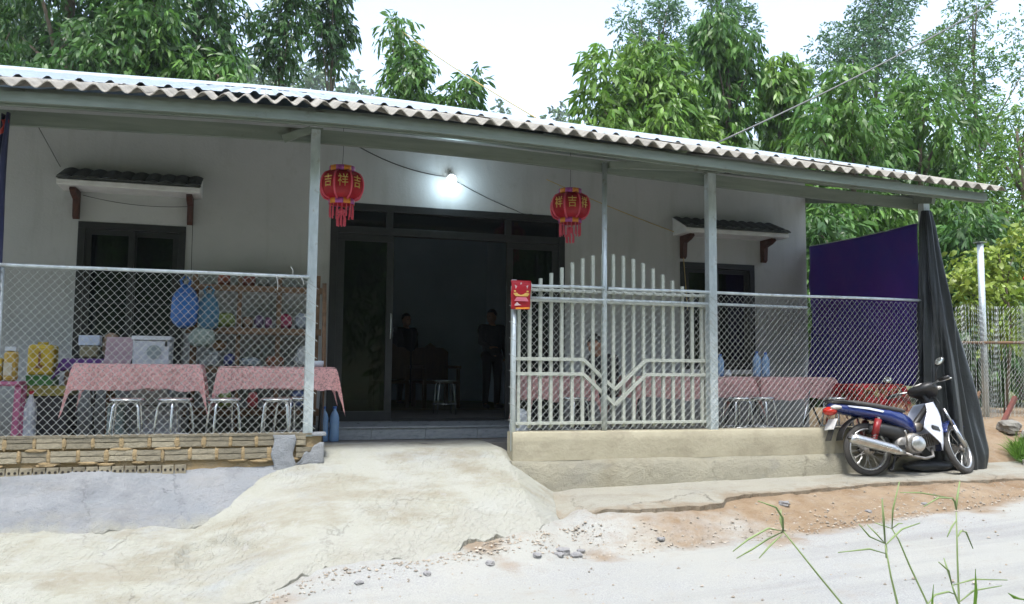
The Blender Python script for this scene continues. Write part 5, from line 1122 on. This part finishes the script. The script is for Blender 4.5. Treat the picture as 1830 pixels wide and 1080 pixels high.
# far wooded hill
s = MB(); s.grid(40, 12, lambda u, v: (lerp(-40, 50, u), lerp(-3.8, -40, v), -.4+9*sst(0, .55, v)+.5*nz(u*30, v*9, 2)+14*v*v)); struct(s.build('added_bank', pm('bank_green', (.05,.085,.03), (.09,.10,.04), scale=2, rough=1, bump=.8), smooth=True))  # unseen bank behind the camera, added to block front sky light on the porch
hv = []; hx = np.linspace(-90, 130, 56); hy = np.linspace(95, 230, 28)
def hillz(x, y):
    base = pl([(-90, 60), (-20, 58), (1, 53.5), (6, 55), (14, 52), (22, 50), (45, 50), (70, 50), (130, 60)], x)
    return base*sst(70, 165, y) + 3.0*nz(x, y, 0, .05) + 1.2*nz(x, y, 3, .15) - 2
s = MB(); s.grid(55, 27, lambda u, v: (lerp(-90, 130, u), lerp(72, 230, v), hillz(lerp(-90, 130, u), lerp(72, 230, v))))
struct(s.build('hill', pm('hill_green', (.05,.085,.03), (.08,.11,.04), scale=.1, rough=1), smooth=True))
rg = np.random.default_rng(99); cl = []
for i in range(520):
    x, y = rg.uniform(-55, 85), rg.uniform(105, 175); z = hillz(x, y); k = rg.uniform(1.6, 3.2); cl.append((x, y, z+k*1.1, k*.7, k*1.5))
P, D = crown_points(cl, 42000, rg, .3, 1.0); L = rg.uniform(.7, 1.3, len(P))
me = leaf_mesh('far_wood', P, D, L, L*.5, LM['far'], rg); o = bpy.data.objects.new('far_wood', me); COL.objects.link(o); struct(o, 'stuff'); o['label'] = 'hazy green wood on the distant hill'; o['category'] = 'wood'
# ------------------------------------------------------------------ right side yard
tag(post(9.66, 9.25, 1.0, 3.42, .085, 'pale grey round post standing behind the wavy wire netting', rnd=True), 'pale grey round post standing behind the wavy wire netting', 'post')
yf_ = thing('wire_netting', 'slack wavy chain link netting right of the black tarpaulin', 'fence', (9.4, 9.1, .95), group='chain link fences')
wm = wire_mesh(0, 1.55, P_*.75, ZP, .0024); wm.materials.append(M['wire'])
for i in range(95):
    X = 8.25+i*.0285; o = bpy.data.objects.new('wire', wm); COL.objects.link(o); o.parent = yf_
    o.location = Vector((X, 9.12+.09*math.sin(X*3.3)+.03*math.sin(X*11), .95+.05*sst(8.2, 11, X)+.05*nz(X, 2, 0, 2))) - WORLD[yf_.name]; o.rotation_euler = (.05*math.sin(X*5), .06*math.sin(X*4), math.pi*(i % 2)+.9*math.cos(X*3.3))
s = MB(); s.tube([(8.2, 9.18, 2.0), (9.6, 9.2, 2.02), (11, 9.2, 2.05)], .02, 8); s.build('rail', M['rackwood'], yf_, smooth=True)
s = MB(); s.tube([(10.35, 9.0, .98), (10.5, 9.0, 1.9), (10.72, 9.02, 2.75)], .035, 10); tag(s.build('leaning_pole', M['galv'], smooth=True), 'grey pole leaning at the right picture edge', 'pole')
s = MB(); s.grid(8, 8, lambda u, v: (10.75+.3*u, 9.1+.05*math.sin(u*6), 2.5-.55*v+.1*u)); tag(s.build('dark_sheet', plain('dark_navy', (.015,.017,.03)), smooth=True, solid=.006), 'dark sheet at the right picture edge by the leaning pole', 'sheet')
tree(10.75, 9.9, 2.0, 3.75, .75, 1500, .11, 'yellow', 'yellowing shrub with a few red flowers behind the wire netting', 21, z0=1.0, tr=.03, nc=14, crs=.42, droop=.3, name='flowering_shrub', cat='shrub', grp=None, lw=.5, twig=.25)
fs = [o for o in bpy.data.objects if o.name == 'flowering_shrub'][0]
for i, (X, Z) in enumerate(((10.62, 3.62), (10.95, 3.5), (10.8, 3.25), (11.05, 3.05), (10.45, 2.95), (11.0, 2.75))):
    s = MB(); s.ell((X, 9.25, Z), (.035, .03, .03), 8, 6, fn=lambda p: p*(1+.4*mn.noise(p*4+Vector((i, 0, 0))))); s.build('flower', plain('flower_red', (.6,.06,.02)), fs, smooth=True)
s = MB(); s.bar((9.35, 8.75, .86), (9.85, 8.95, 1.28), .05, .05); tag(s.build('timber', pm('red_timber', (.16,.04,.025), (.10,.03,.02), scale=6)), 'dark red timber offcut leaning at the foot of the netting', 'timber')
s = MB(); s.bar((8.9, 8.85, .92), (9.3, 9.0, 1.35), .03, .03); tag(s.build('timber', M['rackwood']), 'pale thin stick leaning at the foot of the grey post', 'stick')
s = MB(); s.bar((8.3, 8.75, .80), (9.75, 8.65, .83), .10, .06); tag(s.build('timber', pm('red_beam', (.22,.08,.04), (.15,.06,.03), scale=6)), 'reddish beam lying on the earth below the netting', 'timber')
def stone(x, y, z, r, seed, label, mat='stone', grp='loose stones'):
    s = MB(); rg = random.Random(seed)
    s.ell((x, y, z+r[2]*.55), r, 12, 9, Matrix.Rotation(rg.random()*3, 3, 'Z'), fn=lambda p: Vector([max(-.8, min(.8, c)) for c in p])*(1+.35*mn.noise(p*1.6+Vector((seed*3.7, 0, 0)))))
    return tag(s.build('stone', M[mat]), label, 'stone', grp)
stone(9.30, 8.25, .72, (.15, .12, .12), 1, 'large pale stone at the right edge of the walkway'); stone(9.35, 8.6, .86, (.14, .12, .10), 2, 'squarish stone behind the large pale one'); stone(8.75, 7.75, .50, (.16, .12, .08), 3, 'grey lump of concrete beside the front wheel')
stone(8.15, 8.5, .72, (.22, .16, .10), 5, 'dark boulder behind the black tarpaulin foot')
# concrete offcuts along the walkway edge and road (each a loose stone)
locs = [(4.85, 7.0, .05), (2.42, 6.5, .06), (2.52, 6.45, .05), (2.60, 6.55, .035), (2.36, 6.42, .04), (2.15, 6.35, .04), (1.75, 6.28, .035), (1.25, 6.2, .03), (.75, 6.15, .03), (6.3, 6.8, .03), (5.6, 6.75, .03), (3.3, 6.5, .03), (-.1, 6.1, .035)]
for i, (x, y, r) in enumerate(locs):
    z = max(gz(x, y), ramp0(x, y)-.03 if x < 2.4 and y > pl(FRONT, x) else -9)
    stone(x, y, z-.005, (r*1.2, r, r*.6), 20+i, ('grey concrete lump by the ragged walkway edge', 'largest lump of the grey rubble heap on the shoulder', 'second lump of the grey rubble heap', 'small lump at the right of the grey rubble heap', 'small lump at the left of the grey rubble heap', 'brownish clod left of the rubble heap', 'small clod before the ramp edge', 'pebble before the middle of the ramp', 'pebble at the left of the ramp edge', 'pale pebble on the earth before the motorbike', 'pale pebble on the earth left of the motorbike', 'pale stone on the earth right of the ramp', 'pebble at the lower left of the forecourt', 'stone at the top of the worn hole', 'stone at the left in the worn hole', 'stone at the right in the worn hole', 'stone in the middle of the worn hole')[i], 'rubble' if i else 'rubble')
# gravel
rg = np.random.default_rng(5); gm = MB()
for i in range(2600):
    if i < 1500: x = rg.uniform(1.0, 8.6); e = pl(YRE, x); y = e + abs(rg.normal())*.33
    elif i < 2100: x = rg.uniform(-1.0, 2.8); y = pl(FRONT, x) - abs(rg.normal())*.14
    else: x = rg.uniform(-1.5, 8.5); y = rg.uniform(4.2, 6.5)
    yf2 = pl(FRONT, x) if x < 2.8 else pl(SLABF, x)
    if y > yf2-.03: continue
    r = .006+.013*rg.random()**3; z = gz(x, y)+r*.3
    v = [Vector((a, b, c))*r*(.7+.6*rg.random()) for a, b, c in ((1, 0, 0), (-1, 0, 0), (0, 1, 0), (0, -1, 0), (0, 0, .7), (0, 0, -.7))]
    gm.add([p+Vector((x, y, z)) for p in v], [(0,2,4),(2,1,4),(1,3,4),(3,0,4),(2,0,5),(1,2,5),(3,1,5),(0,3,5)])
struct(gm.build('gravel', M['gravel']), 'stuff')
# grass tuft at the right, and tall weeds at the near verge
def blades(cx, cy, rad, n, h, mat, seed, zf):
    rg = np.random.default_rng(seed); a = rg.random(n)*6.28; r = rad*np.sqrt(rg.random(n)); P = np.stack([cx+np.cos(a)*r*1.3, cy+np.sin(a)*r, np.zeros(n)], 1)
    P[:, 2] = [zf(p[0], p[1]) for p in P]; D = rg.normal(size=(n, 3))*.5; D[:, 2] = 1; L = h*(.5+.8*rg.random(n)); return leaf_mesh('grass', P, D, L, np.full(n, .005)+.005*rg.random(n), mat, rg, .35)
o = bpy.data.objects.new('grass_tuft', blades(9.15, 7.85, .36, 4200, .22, LM['bright'], 3, lambda x, y: gz(x, y)+.02)); COL.objects.link(o); struct(o, 'stuff'); o['label'] = 'short green grass at the right edge by the stones'
o = bpy.data.objects.new('verge_grass', blades(2.8, 1.1, .7, 500, .35, LM['weed'], 4, gz)); COL.objects.link(o); struct(o, 'stuff'); o['label'] = 'grass on the near verge below the frame'
def weed(x, y, pts, spikes, label, r=.005):
    t = thing('tall_weed', label, 'weed', (x, y, gz(x, y)), group='tall weeds on the near verge'); s = MB(); s.tube(pts, [lerp(r, r*.55, i/(len(pts)-1)) for i in range(len(pts))], 6); s.build('stem', LM['weed'], t, smooth=True)
    for sp in spikes:
        s = MB(); n = len(sp); s.tube(sp, [r*.5]+[r*.9]*(n-2)+[r*.45], 6, flat=.7); s.build('spike', LM['weed'], t, smooth=True)
    return t
for (x, y, lb, P, SP) in (
    (2.134, 2.7, 'leftmost tall weed with five drooping seed spikes, stem leaning right',
     [(2.13402, 2.7, 0.02), (2.1126, 2.7, 0.7402), (2.0055, 2.7, 0.8586), (1.8651, 2.7, 1.0172)],
     [[(1.8651, 2.7, 1.0172), (1.8542, 2.688, 1.0679), (1.8196, 2.676, 1.1095), (1.7382, 2.664, 1.1366)], [(1.8651, 2.7, 1.0172), (1.8611, 2.712, 1.0576), (1.8737, 2.724, 1.0933)], [(1.8651, 2.7, 1.0172), (1.7947, 2.688, 1.0345), (1.7014, 2.676, 1.0011), (1.6325, 2.664, 0.9653)], [(1.8651, 2.7, 1.0172), (1.8056, 2.712, 0.99), (1.7468, 2.724, 0.9533), (1.6911, 2.736, 0.9228)], [(1.8602, 2.7, 1.0074), (1.7983, 2.688, 0.9705), (1.7465, 2.676, 0.9336)]]),
    (2.28, 2.6, 'weed with one upright pale spike, second tall stem from the left',
     [(2.27978, 2.6, 0.02), (2.2745, 2.6, 0.755), (2.2481, 2.6, 0.8568), (2.227, 2.6, 0.9683)],
     [[(2.2272, 2.6, 0.9743), (2.2126, 2.588, 1.0596), (2.1978, 2.576, 1.1409)], [(2.2272, 2.6, 0.9743), (2.1986, 2.612, 1.0099), (2.1701, 2.624, 1.0413)], [(2.2272, 2.6, 0.9743), (2.1494, 2.588, 1.0062), (2.0949, 2.576, 1.0547)], [(2.227, 2.6, 0.9683), (2.2725, 2.612, 0.9922), (2.3237, 2.624, 1.0181), (2.4185, 2.636, 1.0343)], [(2.2309, 2.6, 0.9379), (2.1481, 2.588, 0.9624), (2.0037, 2.576, 0.9601)], [(2.2319, 2.6, 0.968), (2.2412, 2.612, 0.9474), (2.2501, 2.624, 0.9168)]]),
    (2.799, 3.0, 'slender weed stem leaning behind the upright spike',
     [(2.79896, 3.0, 0.02), (2.7809, 3.0, 0.6139), (2.6906, 3.0, 0.7831), (2.6392, 3.0, 0.8908), (2.6062, 3.0, 0.9391)],
     [[(2.6062, 3.0, 0.9391), (2.6032, 2.988, 1.021), (2.6302, 2.976, 1.1376)], [(2.6062, 3.0, 0.9391), (2.5665, 3.012, 0.9526), (2.5383, 3.024, 0.9631)], [(2.6062, 3.0, 0.9391), (2.63, 2.988, 0.9614), (2.6417, 2.976, 0.9632)]]),
    (2.653, 2.7, 'weed with the tallest straight stem and arching spikes, right of the others',
     [(2.6529, 2.7, 0.02), (2.6527, 2.7, 0.7019), (2.6517, 2.7, 0.8728), (2.6539, 2.7, 1.0559)],
     [[(2.6541, 2.7, 1.0624), (2.6364, 2.688, 1.0977), (2.6125, 2.676, 1.1137), (2.5371, 2.664, 1.1207), (2.4533, 2.652, 1.0916)], [(2.6541, 2.7, 1.0624), (2.6726, 2.712, 1.1094), (2.7, 2.724, 1.1695)], [(2.6525, 2.7, 1.0235), (2.6189, 2.688, 1.0034), (2.5822, 2.676, 0.9665)], [(2.6553, 2.7, 0.9586), (2.6863, 2.712, 0.9787), (2.7218, 2.724, 0.9706), (2.7659, 2.736, 0.9011)], [(2.6125, 2.7, 1.1137), (2.4709, 2.688, 1.1379), (2.3658, 2.676, 1.1436)]]),
    (2.465, 2.5, 'short weed with two arching spikes before the tallest stem',
     [(2.4654, 2.5, 0.02), (2.4608, 2.5, 0.7582), (2.4378, 2.5, 0.8091), (2.4265, 2.5, 0.8394)],
     [[(2.4265, 2.5, 0.8394), (2.4012, 2.488, 0.8942), (2.3478, 2.476, 0.9288)], [(2.4265, 2.5, 0.8394), (2.421, 2.512, 0.8891), (2.4176, 2.524, 0.9288)], [(2.4351, 2.5, 0.8053), (2.3982, 2.488, 0.8196), (2.3287, 2.476, 0.8164), (2.2736, 2.464, 0.7814)], [(2.4616, 2.5, 0.7779), (2.5366, 2.512, 0.8084), (2.6795, 2.524, 0.813)], [(2.4314, 2.5, 0.8371), (2.5131, 2.488, 0.8557), (2.6549, 2.476, 0.8468)]]),
    ):
    weed(x, y, [(P[0][0], P[0][1], gz(x, y))]+P[1:], SP, lb)
for k, (P, wd, lb) in enumerate((([(2.4246, 2.4, 0.7684), (2.4349, 2.4, 0.8344), (2.4361, 2.4, 0.9166)], .016, 'upright green grass blade at the bottom right'), ([(2.2421, 2.4, 0.7726), (2.2463, 2.4, 0.819), (2.2532, 2.4, 0.8747)], .010, 'thin short grass blade at the bottom edge'), ([(2.697, 2.4, 0.7874), (2.6158, 2.4, 0.8028), (2.5764, 2.4, 0.8248)], .03, 'broad green leaf at the bottom right corner'))):
    P = [Vector(a) for a in P]; P = [Vector((P[0].x, P[0].y, .05))]+P; s = MB(); s.grid(2, 3, lambda u, v: P[int(round(v*3))]+Vector((wd*(u-.5)*(1 if v < .9 else .1), .004*abs(u-.5), 0))); tag(s.build('grass_blade', LM['bright'], smooth=True), lb, 'grass', 'grass blades on the near verge')
# ------------------------------------------------------------------ people
def capsule(mb, p0, p1, r0, r1, n=12):
    p0, p1 = Vector(p0), Vector(p1); d = (p1-p0); L = d.length; d = d.normalized() if L > 1e-6 else Vector((0, 0, 1)); P = []; RR = []
    for a in (-80, -50, -20): P.append(p0+d*r0*math.sin(R(a))); RR.append(r0*math.cos(R(a)))
    for a in (20, 50, 80): P.append(p1+d*r1*math.sin(R(a))); RR.append(r1*math.cos(R(a)))
    mb.tube(P, RR, n)
def remesh(mb, voxel, smooth=4):
    me = mb.mesh('tmp'); o = bpy.data.objects.new('tmp', me); COL.objects.link(o)
    m = o.modifiers.new('r', 'REMESH'); m.mode = 'VOXEL'; m.voxel_size = voxel
    k = o.modifiers.new('s', 'SMOOTH'); k.iterations = smooth; k.factor = .5
    bpy.context.view_layer.update(); dg = bpy.context.evaluated_depsgraph_get(); out = bpy.data.meshes.new_from_object(o.evaluated_get(dg)); bpy.data.objects.remove(o); return out
def person(loc, rz, sc, J, label, shirt, trousers, hold=None):
    t = thing('person', label, 'person', loc, (0, 0, rz)); t.scale = (sc, sc, sc)
    def put(me, name, mat):
        me.name = name; me.materials.clear(); me.materials.append(mat); me.shade_smooth(); o = bpy.data.objects.new(name, me); COL.objects.link(o); o.parent = t; return o
    V = {k: Vector(v) for k, v in J.items()}
    hd = V['head']; fw = V.get('face', Vector((0, -1, 0))).normalized(); rt = fw.cross(Vector((0, 0, 1))).normalized(); up = rt.cross(fw)
    HM = Matrix((rt, -fw, up)).transposed()
    b = MB(); b.ell(hd, (.074, .093, .115), 18, 14, HM); b.ell(hd+HM @ Vector((0, -.045, -.055)), (.05, .05, .055), 14, 10, HM)
    capsule(b, hd+HM @ Vector((0, -.088, .008)), hd+HM @ Vector((0, -.104, -.024)), .010, .015)
    for sg in (-1, 1):
        b.ell(hd+HM @ Vector((sg*.076, .008, -.008)), (.010, .02, .032), 10, 8, HM)
    b.ell(hd+HM @ Vector((0, -.090, -.058)), (.024, .010, .007), 10, 6, HM)
    capsule(b, hd+Vector((0, 0, -.07)), V['neck'], .052, .058); tw = rt
    for sg, sd in ((-1, 'l'), (1, 'r')):
        capsule(b, V['sh_'+sd], V['el_'+sd], .048, .038); capsule(b, V['el_'+sd], V['wr_'+sd], .038, .026)
        capsule(b, V['neck']+Vector((0, 0, -.03)), V['sh_'+sd], .06, .052)
        w = V['wr_'+sd]; hdv = (V['ha_'+sd]-w).normalized(); side = hdv.cross(Vector((0, 0, 1)))
        if side.length < .2: side = Vector((1, 0, 0))
        side.normalize(); nn = side.cross(hdv)
        pc = w+hdv*.05; b.ell(pc, (.04, .016, .05), 12, 8, Matrix((side, nn, hdv)).transposed())
        for k in range(4):
            base = w+hdv*.088+side*(.030-.020*k); L = (.058, .068, .063, .048)[k]; m1 = base+hdv*L*.55-nn*.006; capsule(b, base, m1, .0098, .009, 8); capsule(b, m1, m1+hdv*L*.45-nn*.02, .009, .0075, 8)
        tb_ = w+hdv*.03+side*.038; capsule(b, tb_, tb_+side*.022+hdv*.03, .012, .010, 8); capsule(b, tb_+side*.022+hdv*.03, tb_+side*.026+hdv*.055-nn*.008, .010, .008, 8)
        capsule(b, V['hip_'+sd], V['kn_'+sd], .080, .056); capsule(b, V['kn_'+sd], V['an_'+sd], .056, .036); capsule(b, V['an_'+sd]+Vector((0, 0, -.02)), V['to_'+sd], .038, .028)
    capsule(b, V['neck']+Vector((0, 0, -.10)), V['waist'], .125, .11); capsule(b, V['waist'], V['pelvis'], .112, .125)
    capsule(b, V['hip_l'], V['hip_r'], .095, .095)
    put(remesh(b, .0095, 3), 'body', M['skin'])
    for sg in (-1, 1):
        e = MB(); e.ell(hd+HM @ Vector((sg*.032, -.083, .008)), (.013, .009, .007), 10, 8, HM); put(e.mesh('eye'), 'eye', M['ink'])
    h = MB(); h.ell(hd+HM @ Vector((0, .012, .025)), (.083, .098, .108), 18, 14, HM, fn=lambda p: Vector((p.x, p.y, max(p.z, -.15 if p.y > -.1 else .42)))*(1+.05*mn.noise(p*5))); put(h.mesh('hair'), 'hair', M['hair'])
    g = MB()
    for sd in ('l', 'r'):
        capsule(g, V['sh_'+sd], V['el_'+sd], .066, .054); capsule(g, V['el_'+sd], V['wr_'+sd].lerp(V['el_'+sd], .12), .052, .040); capsule(g, V['neck']+Vector((0, 0, -.05)), V['sh_'+sd], .075, .07)
        capsule(g, V['sh_'+sd]+Vector((0, 0, -.06)), V['hip_'+sd].lerp(V['waist'], .4), .085, .105)
    capsule(g, V['neck']+Vector((0, 0, -.11)), V['waist'], .135, .125); capsule(g, V['waist'], V['pelvis'].lerp(V['waist'], .2), .125, .14)
    put(remesh(g, .014, 5), 'shirt', shirt)
    q = MB(); capsule(q, V['hip_l'], V['hip_r'], .112, .112); capsule(q, V['pelvis'], V['waist'].lerp(V['pelvis'], .6), .125, .122)
    for sd in ('l', 'r'):
        capsule(q, V['hip_'+sd], V['kn_'+sd], .098, .072); capsule(q, V['kn_'+sd], V['an_'+sd].lerp(V['kn_'+sd], .06), .07, .055)
    put(remesh(q, .014, 4), 'trousers', trousers)
    for sd in ('l', 'r'):
        f_ = MB(); capsule(f_, V['an_'+sd]+Vector((0, 0, -.035)), V['to_'+sd], .045, .036); put(remesh(f_, .01, 2), 'shoe', M['black'])
    return t
STAND = dict(head=(0, -.02, 1.55), face=(0, -1, -.05), neck=(0, 0, 1.40), sh_l=(.19, 0, 1.36), sh_r=(-.19, 0, 1.36), el_l=(.25, .02, 1.08), el_r=(-.25, .02, 1.08), wr_l=(.23, -.08, .86), wr_r=(-.23, -.08, .86), ha_l=(.22, -.12, .76), ha_r=(-.22, -.12, .76),
             waist=(0, .0, 1.08), pelvis=(0, 0, .93), hip_l=(.095, 0, .88), hip_r=(-.095, 0, .88), kn_l=(.105, -.02, .48), kn_r=(-.105, -.01, .48), an_l=(.11, .02, .09), an_r=(-.11, .02, .09), to_l=(.13, -.12, .04), to_r=(-.13, -.12, .04))
person((2.46, 14.4, .967), .5, .945, STAND, 'person in dark clothes standing in the dim room behind the doorway', M['darkcloth'], M['darkcloth'])
S2 = dict(STAND); S2.update(face=(-1, -.3, -.1), head=(-.03, -.03, 1.55), el_r=(-.27, -.10, 1.10), wr_r=(-.20, -.30, 1.02), ha_r=(-.17, -.39, 1.03))
person((3.62, 13.0, .967), .25, .95, S2, 'person in dark blue clothes at the right edge of the doorway', M['greycloth'], M['darkcloth'])
SIT = dict(head=(-.20, 0, .72+.46-.10), face=(-1, -.2, -.45), neck=(-.10, 0, .95), sh_l=(-.07, -.19, .91), sh_r=(-.07, .19, .91), el_l=(-.22, -.22, .68), el_r=(-.22, .22, .68), wr_l=(-.42, -.10, .72), wr_r=(-.42, .10, .72), ha_l=(-.52, -.07, .73), ha_r=(-.52, .07, .73),
           waist=(.03, 0, .68), pelvis=(.03, 0, .57), hip_l=(0, -.095, .55), hip_r=(0, .095, .55), kn_l=(-.40, -.13, .52), kn_r=(-.40, .13, .52), an_l=(-.36, -.12, .09), an_r=(-.36, .12, .09), to_l=(-.50, -.13, .04), to_r=(-.50, .13, .04))
person((4.02, 9.28, FZ), .25, .99, SIT, 'person in black sitting hunched on a stool behind the gate', M['darkcloth'], M['darkcloth'])
# armchairs in the room
def armchair(x, y, rz, label):
    t = thing('wooden_armchair', label, 'chair', (x, y, .965), (0, 0, rz), 'wooden armchairs in the room')
    def b(n, c, sz): s = MB(); s.box(c, sz); return s.build(n, M['chairwood'], t, local=True, bevel=.008)
    b('seat', (0, 0, .42), (.62, .58, .05))
    for X in (-.28, .28):
        for Y in (-.26, .26): b('leg', (X, Y, .20 if Y < 0 else .20), (.06, .06, .395))
        b('armrest', (X, -.02, .66), (.075, .58, .045)); b('arm_post', (X, -.26, .54), (.05, .05, .19))
    s = MB(); s.plate([(-.31, .45), (.31, .45), (.31, .90), (.22, .97), (.10, .98), (0, 1.05), (-.10, .98), (-.22, .97), (-.31, .90)], .25, .29); s.build('backrest', M['chairwood'], t, local=True, bevel=.006)
    return t
armchair(2.75, 13.2, .15, 'carved wooden armchair in the middle of the dim room'); armchair(2.05, 13.4, -.2, 'carved wooden armchair left in the dim room behind the door leaf')
# ------------------------------------------------------------------ air
s = MB(); s.bx(-140, 160, -60, 240, -4, 75)
hz = s.build('haze', M['white']); struct(hz, 'stuff'); hz.data.materials.clear()
m, N, L = new_mat('haze'); o_ = node(N, 'ShaderNodeOutputMaterial'); v_ = node(N, 'ShaderNodeVolumePrincipled'); v_.inputs['Density'].default_value = HAZE; v_.inputs['Color'].default_value = (.93, .97, 1, 1); v_.inputs['Anisotropy'].default_value = .3
L.new(v_.outputs[0], o_.inputs['Volume']); hz.data.materials.append(m)
